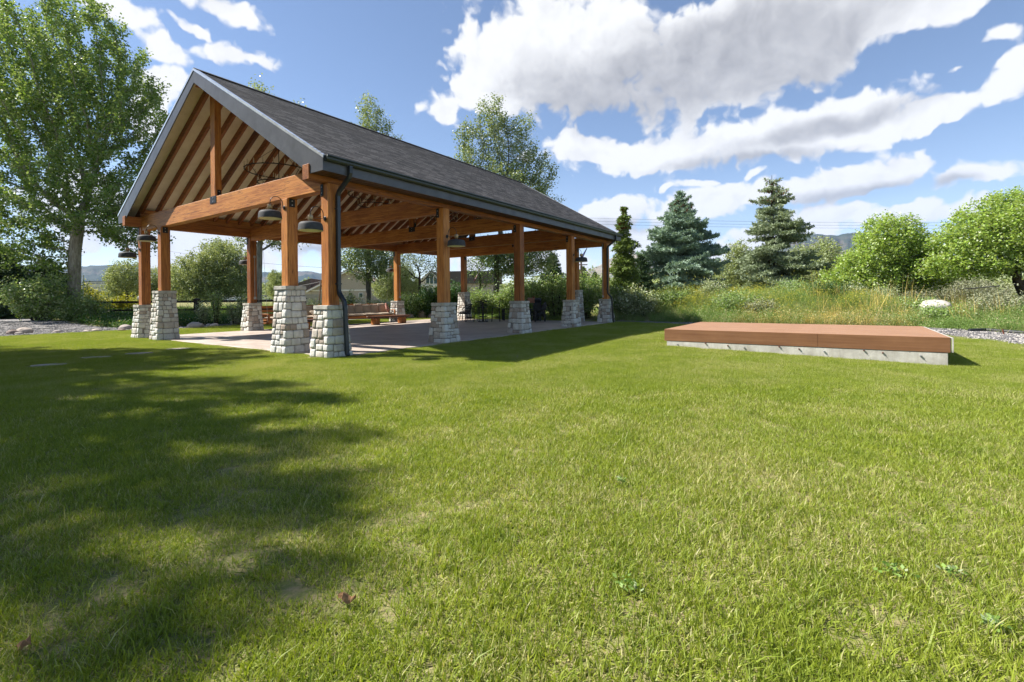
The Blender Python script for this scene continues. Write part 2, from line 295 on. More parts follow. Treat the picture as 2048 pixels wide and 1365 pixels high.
m_mtn('hill_tan',(.07,.085,.05),(.20,.17,.12),(.30,.25,.19)); m_mtn('hill_dark',(.02,.035,.022),(.05,.06,.04),(.16,.12,.10))
# ------------------------------------------------------------------ mesh helpers
class MB:
    def __init__(s): s.v=[];s.f=[];s.uv=[]
    def add(s,vs,fs):
        o=len(s.v); s.v+= [tuple(v) for v in vs]; s.f+=[tuple(i+o for i in f) for f in fs]; return s
    def box(s,a,b,bev=0.,T=None):
        (x0,y0,z0),(x1,y1,z1)=a,b
        if bev:
            bm=bmesh.new(); bmesh.ops.create_cube(bm,size=1); 
            for v in bm.verts: v.co=Vector(((x0+x1)/2+v.co.x*(x1-x0),(y0+y1)/2+v.co.y*(y1-y0),(z0+z1)/2+v.co.z*(z1-z0)))
            bmesh.ops.bevel(bm,geom=bm.edges[:]+bm.verts[:],offset=bev,segments=1,affect='EDGES')
            bm.verts.ensure_lookup_table(); vs=[v.co.copy() for v in bm.verts]; fs=[[v.index for v in f.verts] for f in bm.faces]; bm.free()
        else:
            vs=[Vector(p) for p in ((x0,y0,z0),(x1,y0,z0),(x1,y1,z0),(x0,y1,z0),(x0,y0,z1),(x1,y0,z1),(x1,y1,z1),(x0,y1,z1))]
            fs=[(0,3,2,1),(4,5,6,7),(0,1,5,4),(1,2,6,5),(2,3,7,6),(3,0,4,7)]
        if T is not None: vs=[T@v for v in vs]
        return s.add(vs,fs)
    def prism(s,poly,ax,t0,t1):       # poly in the plane normal to ax, extruded t0..t1
        n=len(poly)
        def pt(p,t): 
            return {0:(t,p[0],p[1]),1:(p[0],t,p[1]),2:(p[0],p[1],t)}[ax]
        vs=[pt(p,t0) for p in poly]+[pt(p,t1) for p in poly]
        fs=[tuple(range(n))[::-1],tuple(range(n,2*n))]+[(i,(i+1)%n,(i+1)%n+n,i+n) for i in range(n)]
        return s.add(vs,fs)
    def tube(s,pts,r,n=8,closed=False,caps=True):
        pts=[Vector(p) for p in pts]; rs=r if isinstance(r,(list,tuple)) else [r]*len(pts); m=len(pts); vs=[];fs=[]; up=Vector((0,0,1)); prev=None
        for i,p in enumerate(pts):
            if closed: d=(pts[(i+1)%m]-pts[i-1]).normalized()
            else: d=(pts[min(i+1,m-1)]-pts[max(i-1,0)]).normalized()
            a=prev if prev is not None else (up if abs(d.z)<.95 else Vector((1,0,0)))
            x=(a-d*a.dot(d)).normalized(); y=d.cross(x); prev=x
            for k in range(n): t=2*math.pi*k/n; vs.append(p+(x*math.cos(t)+y*math.sin(t))*rs[i])
        for i in range(m if closed else m-1):
            j=(i+1)%m
            for k in range(n): fs.append((i*n+k,i*n+(k+1)%n,j*n+(k+1)%n,j*n+k))
        if caps and not closed: fs+= [tuple(range(n))[::-1],tuple(range((m-1)*n,m*n))]
        return s.add(vs,fs)
    def lathe(s,prof,c=(0,0,0),n=28,cap0=False,cap1=False):
        vs=[];fs=[];m=len(prof)
        for (r,z) in prof:
            for k in range(n): t=2*math.pi*k/n; vs.append((c[0]+r*math.cos(t),c[1]+r*math.sin(t),c[2]+z))
        for i in range(m-1):
            for k in range(n): fs.append((i*n+k,i*n+(k+1)%n,(i+1)*n+(k+1)%n,(i+1)*n+k))
        if cap0: fs.append(tuple(range(n))[::-1])
        if cap1: fs.append(tuple(range((m-1)*n,m*n)))
        return s.add(vs,fs)
    def ball(s,c,r,seg=10,rings=6,sc3=(1,1,1)):
        prof=[(max(1e-4,math.sin(math.pi*i/rings)),-math.cos(math.pi*i/rings)) for i in range(rings+1)]
        o=len(s.v); s.lathe([(a*r,b*r) for a,b in prof],(0,0,0),seg)
        for i in range(o,len(s.v)): v=s.v[i]; s.v[i]=(c[0]+v[0]*sc3[0],c[1]+v[1]*sc3[1],c[2]+v[2]*sc3[2])
        return s
    def mesh(s,name):
        me=bpy.data.meshes.new(name); me.from_pydata(s.v,[],s.f); me.validate(); me.update(); return me
    def build(s,name,mat,parent=None,smooth=False,mats=None):
        me=s.mesh(name); 
        if smooth:
            me.polygons.foreach_set('use_smooth',[True]*len(me.polygons)); 
            me.set_sharp_from_angle(angle=R(35))
        o=bpy.data.objects.new(name,me); COL.objects.link(o); me.materials.append(MATS[mat])
        if parent is not None: o.parent=parent
        return o
def tag(o,label=None,cat=None,group=None,kind=None):
    for k,v in (('label',label),('category',cat),('group',group),('kind',kind)):
        if v: o[k]=v
    return o
def thing(name,label,cat,loc=(0,0,0),rz=0,group=None):
    o=bpy.data.objects.new(name,None); COL.objects.link(o); o.empty_display_size=.2; o.location=loc; o.rotation_euler=(0,0,rz); return tag(o,label,cat,group)
def np_mesh(name,Vn,Fn,attrs=None,mat=None,smooth=False):
    me=bpy.data.meshes.new(name); Vn=np.asarray(Vn,np.float32); Fn=np.asarray(Fn,np.int32); k=Fn.shape[1]
    me.vertices.add(len(Vn)); me.vertices.foreach_set('co',Vn.ravel()); me.loops.add(Fn.size); me.loops.foreach_set('vertex_index',Fn.ravel())
    me.polygons.add(len(Fn)); me.polygons.foreach_set('loop_start',np.arange(0,Fn.size,k,dtype=np.int32)); me.polygons.foreach_set('loop_total',np.full(len(Fn),k,np.int32))
    if smooth: me.polygons.foreach_set('use_smooth',np.ones(len(Fn),bool))
    me.update(calc_edges=True)
    for n,(ty,a) in (attrs or {}).items():
        at=me.attributes.new(n,ty,'POINT'); at.data.foreach_set('value',np.asarray(a))
    if mat: me.materials.append(MATS[mat])
    return me
def np_obj(name,*a,parent=None,**k):
    o=bpy.data.objects.new(name,np_mesh(name,*a,**k)); COL.objects.link(o)
    if parent is not None: o.parent=parent
    return o
def copy_tree(o,parent=None):
    c=o.copy(); COL.objects.link(c); c.parent=parent
    if parent is not None: c.matrix_parent_inverse=o.matrix_parent_inverse.copy()
    for ch in list(o.children): copy_tree(ch,c)
    return c
def inpoly(px,py,poly):
    inside=np.zeros(len(px),bool); n=len(poly)
    for i in range(n):
        x0,y0=poly[i];x1,y1=poly[(i+1)%n]
        c=((y0>py)!=(y1>py)); t=(py-y0)/((y1-y0) if y1!=y0 else 1e-9); inside^= c&(px<x0+t*(x1-x0))
    return inside
# ================================================================== TERRAIN
def build_ground():
    nr=250; rs=np.r_[0.01,.6*(7000/.6)**(np.linspace(0,1,nr))]; na=300; th=np.linspace(0,2*np.pi,na,endpoint=False)
    rr,tt=np.meshgrid(rs,th,indexing='ij'); x=rr*np.sin(tt); y=rr*np.cos(tt); z=H(x,y)
    i,j=np.meshgrid(np.arange(nr),np.arange(na),indexing='ij'); a=i*na+j; b=i*na+(j+1)%na
    F=np.stack([a,a+na,b+na,b],-1).reshape(-1,4)
    o=np_obj('ground',np.stack([x,y,z],-1).reshape(-1,3),F,mat='soil',smooth=True); tag(o,'grassy ground reaching from the lawn to the hills','ground',kind='structure')
build_ground()
def sheet(name,poly_uv,mat,dz,label,cat):
    bm=bmesh.new(); vs=[bm.verts.new(W(u,v)) for u,v in poly_uv]; bm.faces.new(vs)
    xs=[v.co.x for v in vs];ys=[v.co.y for v in vs]
    for k in np.arange(math.floor(min(xs))+.5,max(xs),1.2): bmesh.ops.bisect_plane(bm,geom=bm.verts[:]+bm.edges[:]+bm.faces[:],plane_co=(k,0,0),plane_no=(1,0,0))
    for k in np.arange(math.floor(min(ys))+.5,max(ys),1.2): bmesh.ops.bisect_plane(bm,geom=bm.verts[:]+bm.edges[:]+bm.faces[:],plane_co=(0,k,0),plane_no=(0,1,0))
    for v in bm.verts: v.co.z=h1(v.co.x,v.co.y)+dz
    bmesh.ops.recalc_face_normals(bm,faces=bm.faces[:]); 
    me=bpy.data.meshes.new(name); bm.to_mesh(me); bm.free(); 
    o=bpy.data.objects.new(name,me); COL.objects.link(o); me.materials.append(MATS[mat]); tag(o,label,cat,kind='structure'); return o
LAWN=[(-14,17.0),(-2.5,16.7),(1.3,16.5),(3.3,15.4),(6,16.2),(12,15.2),(15.6,13.4),(16.7,9),(16.8,3),(16.3,-1),(15.6,-4.3),(15.2,-9),(14,-11.9),(13.1,-12.7),(11.6,-13.25),(8,-13.9),(-14,-15)]
GR=[(17.6,3),(16.2,3),(15.9,-1),(15.3,-4.3),(15.0,-9),(13.9,-11.9),(13.0,-12.7),(11.5,-13.2),(8,-13.8),(0,-14.4),(-6,-14.8),(-6,-26),(15.2,-26),(15.7,-14.3),(16.5,-13.5),(16.5,-12.8),(17.1,-12),(17.5,-5)]
GL=[(-14,16.9),(-2.5,16.6),(1.3,16.4),(3.3,15.3),(6,16.1),(12,15.1),(15.6,13.3),(16.2,14.2),(12,17.2),(6,17.6),(3.2,17.4),(2.0,18.6),(1.8,19.8),(.7,26),(1.2,38),(-14,38)]
sheet('gravel_strip',GR,'gravel',.012,'strip of grey gravel between the lawn and the weedy bank','gravel')
sheet('gravel_bed',GL,'gravel',.012,'grey gravel bed edged with cobbles beyond the lawn','gravel')
# patio slab (stamped concrete)
PA=(.05,-.15,15.9,10.92)
def build_patio():
    m=MB(); m.box((PA[0],PA[1],-.15),(PA[2],PA[3],.03),.012)
    o=m.build('patio','patio'); o.location=P0; o.rotation_euler=(0,0,ROT); tag(o,'tan stamped concrete patio slab under the pavilion','patio',kind='structure')
build_patio()
# ================================================================== PAVILION
pav=thing('pavilion','open timber pavilion with stone piers and dark shingle gable roof','pavilion',P0,ROT)
PW=.271; HC=1.158; HT=1.622; CEN=5.474
us=[0,3.742,7.72,11.695,15.4115]; VL=10.677
def build_pier(hgt,seed,hb=.318,ht=.235):
    rnd=random.Random(seed); hc=hgt-.095
    Vv=[];Ff=[];tone=[]
    def half(z): return hb+(ht-hb)*z/hc
    N=4
    def stone(u0,u1,v0,v1,z0,z1,tn):
        # rounded box in unit space (u,v in -1..1 footprints scaled by half(z))
        bm=bmesh.new(); bmesh.ops.create_cube(bm,size=2); bmesh.ops.subdivide_edges(bm,edges=bm.edges[:],cuts=3,use_grid_fill=True)
        sx,sy,sz=(u1-u0)/2,(v1-v0)/2,(z1-z0)/2; r=min(.016,sz*.55,sx*.6,sy*.6); off=len(Vv); sd=rnd.random()*50
        for v in bm.verts:
            p=Vector((v.co.x*sx,v.co.y*sy,v.co.z*sz)); inner=Vector((max(-sx+r,min(sx-r,p.x)),max(-sy+r,min(sy-r,p.y)),max(-sz+r,min(sz-r,p.z))))
            d=p-inner
            if d.length>1e-6: p=inner+d.normalized()*min(d.length,r*1.0)
            c=Vector(((u0+u1)/2,(v0+v1)/2,(z0+z1)/2))+p
            nn=noise.noise(Vector((c.x*14+sd,c.y*14,c.z*14)))*.007+noise.noise(Vector((c.x*40+sd,c.y*40,c.z*40)))*.004
            q=p.normalized()*nn; c=c+q
            k=half(max(0,min(hc,c.z)))/hb; Vv.append((c.x*k,c.y*k,c.z)); tone.append(tn)
        bm.verts.ensure_lookup_table()
        for f in bm.faces: Ff.append([v.index+off for v in f.verts])
        bm.free()
    g=.006; dep=.07
    for ci,(sx,sy) in enumerate(((1,1),(-1,1),(-1,-1),(1,-1))):
        z=0.0; k=ci
        quo=[]
        while z<hc-.01:
            hh=rnd.uniform(.13,.235); 
            rem=hc-z
            if rem<.36: hh=rem/2 if rem>.21 else rem
            a,b=(rnd.uniform(.16,.25),rnd.uniform(.11,.15)); 
            if k%2: a,b=b,a
            p=rnd.uniform(.010,.028)
            x1=hb+p; x0=hb-a; y1=hb+p*rnd.uniform(.6,1.2); y0=hb-b
            ux=sorted((sx*x0,sx*x1)); uy=sorted((sy*y0,sy*y1)); stone(ux[0]+g,ux[1]-0,uy[0]+g,uy[1],z+g,z+hh-g,rnd.random())
            quo.append((z,z+hh,a,b)); z+=hh; k+=1
        corners_q=quo; 
        build_pier.q[(sx,sy)]=quo
    Q=build_pier.q
    for face in range(4):
        # face normal: 0:+x 1:+y 2:-x 3:-y ; tangent range between quoins
        if face in (0,2):
            s=1 if face==0 else -1; ca=Q[(s,-1)]; cb=Q[(s,1)]; wi=3
        else:
            s=1 if face==1 else -1; ca=Q[(-1,s)]; cb=Q[(1,s)]; wi=2
        zs=sorted(set([round(q[0],4) for q in ca+cb]+[round(hc,4)])); 
        zz=[0.0]
        for z in zs[1:]:
            if z-zz[-1]>=.075: zz.append(z)
            elif z==zs[-1]: zz[-1]=z
        for i in range(len(zz)-1):
            z0,z1=zz[i],zz[i+1]; mid=(z0+z1)/2
            wa=max([q[wi] for q in ca if q[0]<z1-.012 and q[1]>z0+.012] or [.1]); wb=max([q[wi] for q in cb if q[0]<z1-.012 and q[1]>z0+.012] or [.1])
            t0=-hb+wa; t1=hb-wb
            if t1-t0<.05: continue
            n=max(1,min(3,int(round((t1-t0)/((z1-z0)*1.45)))))
            cut=[t0]+sorted(t0+(t1-t0)*rnd.uniform(.35,.65) for _ in range(n-1))+[t1]
            for j in range(n):
                p=rnd.uniform(-.002,.022); a0,a1=cut[j]+g,cut[j+1]-g
                if a1-a0<.03: continue
                o0,o1=sorted((s*(hb-dep),s*(hb+p)))
                if face in (0,2): stone(o0,o1,a0,a1,z0+g,z1-g,rnd.random())
                else: stone(a0,a1,o0,o1,z0+g,z1-g,rnd.random())
    me=bpy.data.meshes.new('stone_pier'); me.from_pydata(Vv,[],Ff); me.polygons.foreach_set('use_smooth',[True]*len(me.polygons))
    at=me.attributes.new('tone','FLOAT','POINT'); at.data.foreach_set('value',tone); me.materials.append(MATS['ashlar'])
    # mortar core
    cm=MB(); a=hb-.004;b=ht-.004
    cm.add([(-a,-a,-.1),(a,-a,-.1),(a,a,-.1),(-a,a,-.1),(-b,-b,hc),(b,-b,hc),(b,b,hc),(-b,b,hc)],[(0,3,2,1),(4,5,6,7),(0,1,5,4),(1,2,6,5),(2,3,7,6),(3,0,4,7)])
    core=cm.mesh('mortar_core'); core.materials.append(MATS['mortar'])
    # cap: two slabs per cap with a rough edge
    bm=bmesh.new()
    for (x0,x1) in ((-.268,.028),(.034,.268)):
        q=bmesh.ops.create_cube(bm,size=1)
        for v in q['verts']: v.co=Vector(((x0+x1)/2+v.co.x*(x1-x0),v.co.y*.536,hc+.048+v.co.z*.094))
    bmesh.ops.bevel(bm,geom=bm.edges[:],offset=.012,segments=2,affect='EDGES'); bmesh.ops.subdivide_edges(bm,edges=[e for e in bm.edges if e.calc_length()>.1],cuts=7,use_grid_fill=True)
    for v in bm.verts:
        if v.co.z<hgt-.006:
            n1=noise.noise(v.co*17+Vector((seed,0,0))); v.co.x*=1+.035*n1; v.co.y*=1+.035*noise.noise(v.co*17+Vector((0,seed,9)))
    cap=bpy.data.meshes.new('capstone'); bm.to_mesh(cap); bm.free(); cap.polygons.foreach_set('use_smooth',[True]*len(cap.polygons)); cap.set_sharp_from_angle(angle=R(40)); cap.materials.append(MATS['capstone'])
    return me,core,cap
build_pier.q={}
lowv=[build_pier(HC,s) for s in (3,8,21)]; tallv=[build_pier(HT,s) for s in (5,13)]
def mobj(name,me,parent,loc=(0,0,0),rz=0):
    o=bpy.data.objects.new(name,me); COL.objects.link(o); o.parent=parent; o.location=loc; o.rotation_euler=(0,0,rz); return o
VR=(1.6145,9.0105)
posts=[]   # (u,v,tall)
for i,u in enumerate(us): posts.append((u,0,False)); posts.append((u,VL,False))
for u in (us[0],us[-1]):
    for v in VR: posts.append((u,v,True))
post_mesh={}
for k,(u,v,tall) in enumerate(posts):
    a=(tallv if tall else lowv); me,core,cap=a[k%len(a)]; c=(u+PW/2,v+PW/2,0); rz=(k*3%4)*math.pi/2
    if (u,v)==(0,0): me,core,cap=lowv[0]; rz=0
    p=mobj('stone_pier',me,pav,c,rz); mobj('mortar_core',core,p); mobj('capstone',cap,p)
    h0=HT if tall else HC; top=3.728 if tall else 3.868
    m=MB(); m.box((u,v,h0-.01),(u+PW,v+PW,top),.008); m.build('post','wood_z',pav)
# beams
for v0 in (.02,VL+PW-.02-.235):
    m=MB(); m.box((-.452,v0,3.87),(us[-1]+PW+.45,v0+.235,4.2),.008); m.build('eave_beam','wood_u',pav)
for u in us:
    m=MB(); m.box((u+.02,PW-.03,3.73),(u+.25,VL+.03,4.245),.010); m.build('tie_beam','wood_v',pav)
    m=MB(); m.box((u+.045,CEN-.135,4.24),(u+.225,CEN+.135,7.44),.008); m.build('king_post','wood_z',pav)
def plate(lo,hi,ax,parent=pav,bolts=2):
    m=MB(); m.box(lo,hi,.002); o=m.build('steel_plate','steel_black',parent)
    c=[(lo[i]+hi[i])/2 for i in range(3)]
    for k in range(bolts):
        b=MB()
        z=lo[2]+(hi[2]-lo[2])*(k+.5)/bolts
        p=[c[0],c[1],z]; s=-1; a=list(p); a[ax]=lo[ax]-.008; q=list(p); q[ax]=lo[ax]+.002
        b.tube([a,q],.016,6); b.build('bolt','bolt',o)
for u in us:
    plate((u+.008,5.22,4.06),(u+.02,5.72,4.245) if False else (u+.02,5.58,4.262),0,bolts=2)
    plate((u+.10,CEN-.147,4.255),(u+.2,CEN-.135,4.46),1)
    for v in (0,VL):
        plate((u-.012,v+.16,3.60),(u,v+.265,3.86),0)
for u in (us[0],us[-1]):
    for v in VR: plate((u+.05,v-.012,3.53),(u+.2,v,3.722),1)
# roof surfaces
def Tt(v):
    v=v if v<CEN else 2*CEN-v
    return 4.30+.58*(v+.444)
U0,U1=-.397,16.06; VE0,VE1=-.444,2*CEN+.444
m=MB()
for side in (0,1):
    sg=(lambda v:v) if side==0 else (lambda v:2*CEN-v)
    nC=47; step=(CEN+.47)/nC
    for k in range(nC):
        v0=-.47+k*step; v1=v0+step*1.03; z0=Tt(v0)+.022; z1=Tt(v1)+.012
        pts=[(U0-.02,sg(v0),z0-.012),(U1+.02,sg(v0),z0-.012),(U0-.02,sg(v0),z0),(U1+.02,sg(v0),z0),(U0-.02,sg(min(v1,CEN)),z1),(U1+.02,sg(min(v1,CEN)),z1)]
        f=[(0,1,3,2),(2,3,5,4)]
        if side: f=[tuple(reversed(q)) for q in f]
        m.add(pts,f)
o=m.build('shingle_roof','shingle',pav)
uvl=o.data.uv_layers.new(name='UVMap')
for lp in o.data.loops:
    co=o.data.vertices[lp.vertex_index].co; vv=co.y if co.y<CEN else 2*CEN-co.y
    uvl.data[lp.index].uv=(co.x+(7.3 if co.y>CEN else 0),(vv+.47)*1.156)
m=MB()
for s in (1,-1): 
    z0=Tt(CEN)+.05; m.box((U0-.03,0,-.006),(U1+.03,.16,.006),T=Matrix.Translation((0,CEN,z0))@Matrix.Rotation(R(-30.1)*s if s>0 else R(30.1)+math.pi,4,'X'))
m.build('ridge_cap','shingle',pav)
for side in (0,1):
    sg=(lambda v:v) if side==0 else (lambda v:2*CEN-v)
    m=MB(); m.prism([(sg(-.42),Tt(-.42)-.002),(sg(CEN),Tt(CEN)-.002),(sg(CEN),Tt(CEN)-.04),(sg(-.42),Tt(-.42)-.04)],0,U0+.01,U1-.01); m.build('ceiling_board','sheathing',pav)
nraf=34
for i in range(nraf):
    u=.03+i*(U1-.37-.08-.03)/(nraf-1)
    for side in (0,1):
        sg=(lambda v:v) if side==0 else (lambda v:2*CEN-v)
        a=(lambda v:Tt(v)-.042)
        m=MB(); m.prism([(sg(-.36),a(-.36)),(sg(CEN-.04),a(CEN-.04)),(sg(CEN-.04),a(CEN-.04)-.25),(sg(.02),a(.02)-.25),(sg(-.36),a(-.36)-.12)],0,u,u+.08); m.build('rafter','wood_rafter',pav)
m=MB(); m.box((U0+.03,CEN-.04,Tt(CEN)-.46),(U1-.03,CEN+.04,Tt(CEN)-.06)); m.build('ridge_beam','wood_u',pav)
# blocking between rafters on the eave beams
for v0 in (.10,2*CEN-.10-.04):
    m=MB(); m.box((.03,v0,4.2),(U1-.4,v0+.04,4.5)); m.build('blocking','wood_u',pav)
# rake fascia (front and rear), each side
for (ua,ub) in ((U0-.028,U0),(U1,U1+.028)):
    for side in (0,1):
        sg=(lambda v:v) if side==0 else (lambda v:2*CEN-v)
        m=MB(); m.prism([(sg(-.444),4.305),(sg(CEN),Tt(CEN)+.002),(sg(CEN),7.365),(sg(.06),4.01),(sg(.03),3.992),(sg(-.444),3.992)],0,ua,ub); f=m.build('rake_fascia','fascia',pav)
        d=MB(); d.prism([(sg(-.47),Tt(-.47)+.006),(sg(CEN),Tt(CEN)+.03),(sg(CEN),Tt(CEN)-.03),(sg(-.47),Tt(-.47)-.045)],0,ua-.014 if ua<0 else ub,ua if ua<0 else ub+.014)
        d.prism([(sg(-.47),Tt(-.47)+.018),(sg(CEN),Tt(CEN)+.042),(sg(CEN),Tt(CEN)+.028),(sg(-.47),Tt(-.47)+.005)],0,(ua-.014) if ua<0 else ub-.06,(ua+.075) if ua<0 else ub+.014); d.build('drip_edge','drip_edge',f)
for side in (0,1):
    sg=(lambda v:v) if side==0 else (lambda v:2*CEN-v)
    y=sorted((sg(-.444),sg(-.416))); m=MB(); m.box((U0+.001,y[0],3.99),(U1-.001,y[1],4.285)); m.build('eave_fascia','fascia',pav)
    m=MB(); y=sorted((sg(-.415),sg(.015))); m.box((U0+.002,y[0],3.996),(U1-.002,y[1],4.012))
    for k in range(110): 
        uu=U0+.1+k*.149; m.box((uu,y[0]+.01,3.990),(uu+.02,y[1]-.01,3.9965))
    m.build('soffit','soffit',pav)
    # gutter profile (K style)
    y0=-.446; prof=[(y0,4.19),(y0-.075,4.19),(y0-.095,4.225),(y0-.098,4.262),(y0-.118,4.285),(y0-.118,4.312),(y0-.104,4.312),(y0-.104,4.292),(y0-.09,4.275),(y0-.088,4.215),(y0-.07,4.2),(y0,4.2)]
    m=MB(); m.prism([(sg(a),b) for a,b in prof],0,U0+.02,U1-.02); g=m.build('gutter','gutter',pav)
    for uu in (U0+.014,U1-.02):
        e=MB(); e.prism([(sg(a),b) for a,b in [prof[0],prof[1],prof[2],prof[3],prof[4],prof[5],(y0,4.312)]],0,uu,uu+.006); e.build('end_cap','gutter',g)
def rect_tube(pts,w,d,side=Vector((1,0,0))):
    m=MB(); vs=[];fs=[]; pts=[Vector(p) for p in pts]
    for i,p in enumerate(pts):
        t=(pts[min(i+1,len(pts)-1)]-pts[max(i-1,0)]).normalized(); n=t.cross(side).normalized()
        k=1.0
        if 0<i<len(pts)-1:
            a=(pts[i]-pts[i-1]).normalized(); k=1/max(.6,abs(a.dot(t)))
        for a,b in ((-1,-1),(1,-1),(1,1),(-1,1)): vs.append(p+side*(a*w/2)+n*(b*d/2*k))
    for i in range(len(pts)-1):
        for k in range(4): fs.append((i*4+k,i*4+(k+1)%4,(i+1)*4+(k+1)%4,(i+1)*4+k))
    fs+=[(0,3,2,1),tuple(range(len(vs)-4,len(vs)))]
    m.add(vs,fs); return m
def downspout(u):
    pts=[(u,-.50,4.2),(u,-.50,4.05),(u,-.46,3.96),(u,-.10,3.70),(u,-.055,3.6),(u,-.055,1.5),(u,-.075,1.42),(u,-.24,1.24),(u,-.265,1.13),(u,-.30,.5),(u,-.325,.10),(u,-.36,.04)]
    d=rect_tube(pts,.078,.07).build('downspout','downspout',pav)
    s=MB()
    for z in (3.3,1.62): s.box((u-.055,-.095,z),(u+.055,0,z+.03))
    s.build('strap','downspout',d)
downspout(.215); downspout(15.33)
def conduit(u,v,axis,z0,z1,disc):
    m=MB(); x=(u,v)
    if axis==1: m.tube([(u,v-.015,z0),(u,v-.015,z1)],.013,6); m.box((u-.045,v-.05,z0-.07),(u+.045,v-.001,z0+.04),.006); m.box((u-.04,v-.03,disc-.06),(u+.04,v-.001,disc+.03),.006)
    else: m.tube([(u-.015,v,z0),(u-.015,v,z1)],.013,6); m.box((u-.05,v-.045,z0-.07),(u-.001,v+.045,z0+.04),.006); m.box((u-.03,v-.035,disc-.06),(u-.001,v+.035,disc+.03),.006)
    m.build('conduit','conduit',pav)
conduit(us[1]+.17,VL,1,1.38,3.09,3.09); conduit(us[3]+.17,VL,1,1.38,3.09,3.09); conduit(us[4],.22,0,1.3,3.85,2.65)
# ------------------------------------------------------------------ wall lamps
def make_lamp(label):
    t=thing('wall_lamp',label,'wall lamp',group='gooseneck lamps on the pavilion posts')
    m=MB(); m.tube([(0,0,0),(.012,0,0),(.022,0,0)],[.052,.052,.035],16); m.build('wall_disc','lamp_arm',t,True)
    r=.155; c=(.045+r,0,.085)
    pts=[(.02,0,0),(.045,0,.02)]+[(c[0]-r*math.cos(a),0,c[2]+r*math.sin(a)) for a in np.linspace(0,math.pi,13)]+[(.355,0,.02)]
    m=MB(); m.tube(pts,.009,8); m.tube([(.02,0,-.005),(.33,0,-.03)],.005,6); m.build('gooseneck','lamp_arm',t,True)
    m=MB(); m.lathe([(.001,.03),(.052,.03),(.055,.02),(.055,-.06),(.045,-.075),(.035,-.09),(.03,-.115),(.001,-.115)],(.355,0,0),20); m.build('socket','brass',t,True)
    out=[(.03,-.112),(.15,-.117),(.205,-.13),(.235,-.155),(.247,-.19),(.258,-.305)]; inn=[(.253,-.305),(.242,-.19),(.228,-.16),(.2,-.137),(.15,-.124),(.001,-.12)]
    m=MB(); m.lathe(out+[(.2555,-.3055)]+[inn[0]],(.355,0,0),40); s=m.build('shade','lamp_grey',t,True)
    m=MB(); m.lathe(inn,(.355,0,0),40); m.build('shade_lining','lamp_inner',s,True)
    m=MB(); m.ball((.355,0,-.2),.04,12,8); m.build('bulb','glass_bulb',s,True)
    return t
lamps=[(0,.115,3.085,'-u','charcoal dome lamp on the near corner post beside the downspout'),
 (0,1.73,3.51,'-u','charcoal dome lamp on the tall-pier post left of the near corner'),
 (0,9.13,3.53,'-u','charcoal dome lamp on the tall-pier post at the left gable end'),
 (0,10.80,3.09,'-u','charcoal dome lamp on the far left corner post, lowest in front of the trees'),
 (us[1]+.15,0,3.06,'-v','dome lamp facing the lawn on the second post of the near long side'),
 (us[3]+.17,0,3.06,'-v','dome lamp facing the lawn on the fourth post, before the dark flag'),
 (us[1]+.13,VL+PW,3.08,'+v','dome lamp peeking out left of the back post with the grey conduit'),
 (us[3]+.13,VL+PW,3.08,'+v','small distant dome lamp left of the back post above the swing')]
lp=None
for (u,v,z,d,lab) in lamps:
    if lp is None: lp=make_lamp(lab); o=lp
    else: o=copy_tree(lp); o['label']=lab
    o.location=W(u,v,z); o.rotation_euler=(0,0,ROT+{'-u':math.pi,'-v':-math.pi/2,'+v':math.pi/2}[d])
# flood lights on the far left post
def flood(z,lab,tilt):
    t=thing('floodlight',lab,'floodlight',W(.12,VL+PW,z),ROT+math.pi/2,'grey floodlights on the left corner post')
    m=MB(); m.tube([(0,0,0),(.1,0,.03*tilt)],.012,6); m.build('bracket','conduit',t)
    m=MB(); m.tube([(.1,0,.02*tilt),(.16,0,.06*tilt),(.25,0,.1*tilt)],[.04,.075,.10],12); m.build('housing','conduit',t,True)
flood(3.35,'grey floodlight high on the left corner post above the lamp',1); flood(1.30,'grey floodlight just above the left corner stone pier',1)
# ------------------------------------------------------------------ chandeliers
def make_chand(label):
    t=thing('chandelier',label,'chandelier',group='two-tier ring chandeliers under the roof')
    def ring(r,z,n,hh=.20):
        g=MB(); g.tube([(r*math.cos(a),r*math.sin(a),z) for a in np.linspace(0,2*math.pi,49)[:-1]],.016,6,closed=True); rg=g.build('ring','iron',t,True)
        c=MB();b=MB();k=MB()
        for i in range(n):
            a=2*math.pi*i/n; x,y=r*math.cos(a),r*math.sin(a); c.tube([(x,y,z),(x,y,z+hh*.62)],.014,6); b.lathe([(.004,0),(.016,.02),(.013,.04),(.002,.065)],(x,y,z+hh*.62),6); k.lathe([(.002,-.02),(.032,-.005),(.034,.004)],(x,y,z+.012),8)
        c.build('candle_sleeve','candle',rg,True); b.build('bulb','glass_bulb',rg,True); k.build('drip_pan','iron',rg,True)
    ring(.98,0,20); ring(.62,-.40,12)
    m=MB(); m.tube([(0,0,1.75),(0,0,-.42)],.012,6); m.lathe([(.01,.74),(.07,.755),(.075,.775),(.03,.80),(.01,.80)],(0,0,0),16); m.build('stem','iron',t,True)
    m=MB()
    for i in range(4):
        a=math.pi/4+i*math.pi/2; c,s=math.cos(a),math.sin(a); m.tube([(.05*c,.05*s,.77),(.98*c,.98*s,.01)],.006,5); m.tube([(.98*c,.98*s,0),(.62*c,.62*s,-.4)],.008,5)
    m.build('hanger_rod','iron',t); return t
ch=make_chand('round iron chandelier in the first bay, above the gable tie beam')
ch.location=W(2.02,CEN,5.40); ch.rotation_euler=(0,0,.3)
for u,lab in ((5.87,'iron ring chandelier in the second bay, below the eave beam'),(9.80,'iron ring chandelier in the third bay, mostly hidden by the second post'),(13.6,'iron ring chandelier in the fourth and farthest bay')):
    c=copy_tree(ch); c.location=W(u,CEN,5.30); c['label']=lab
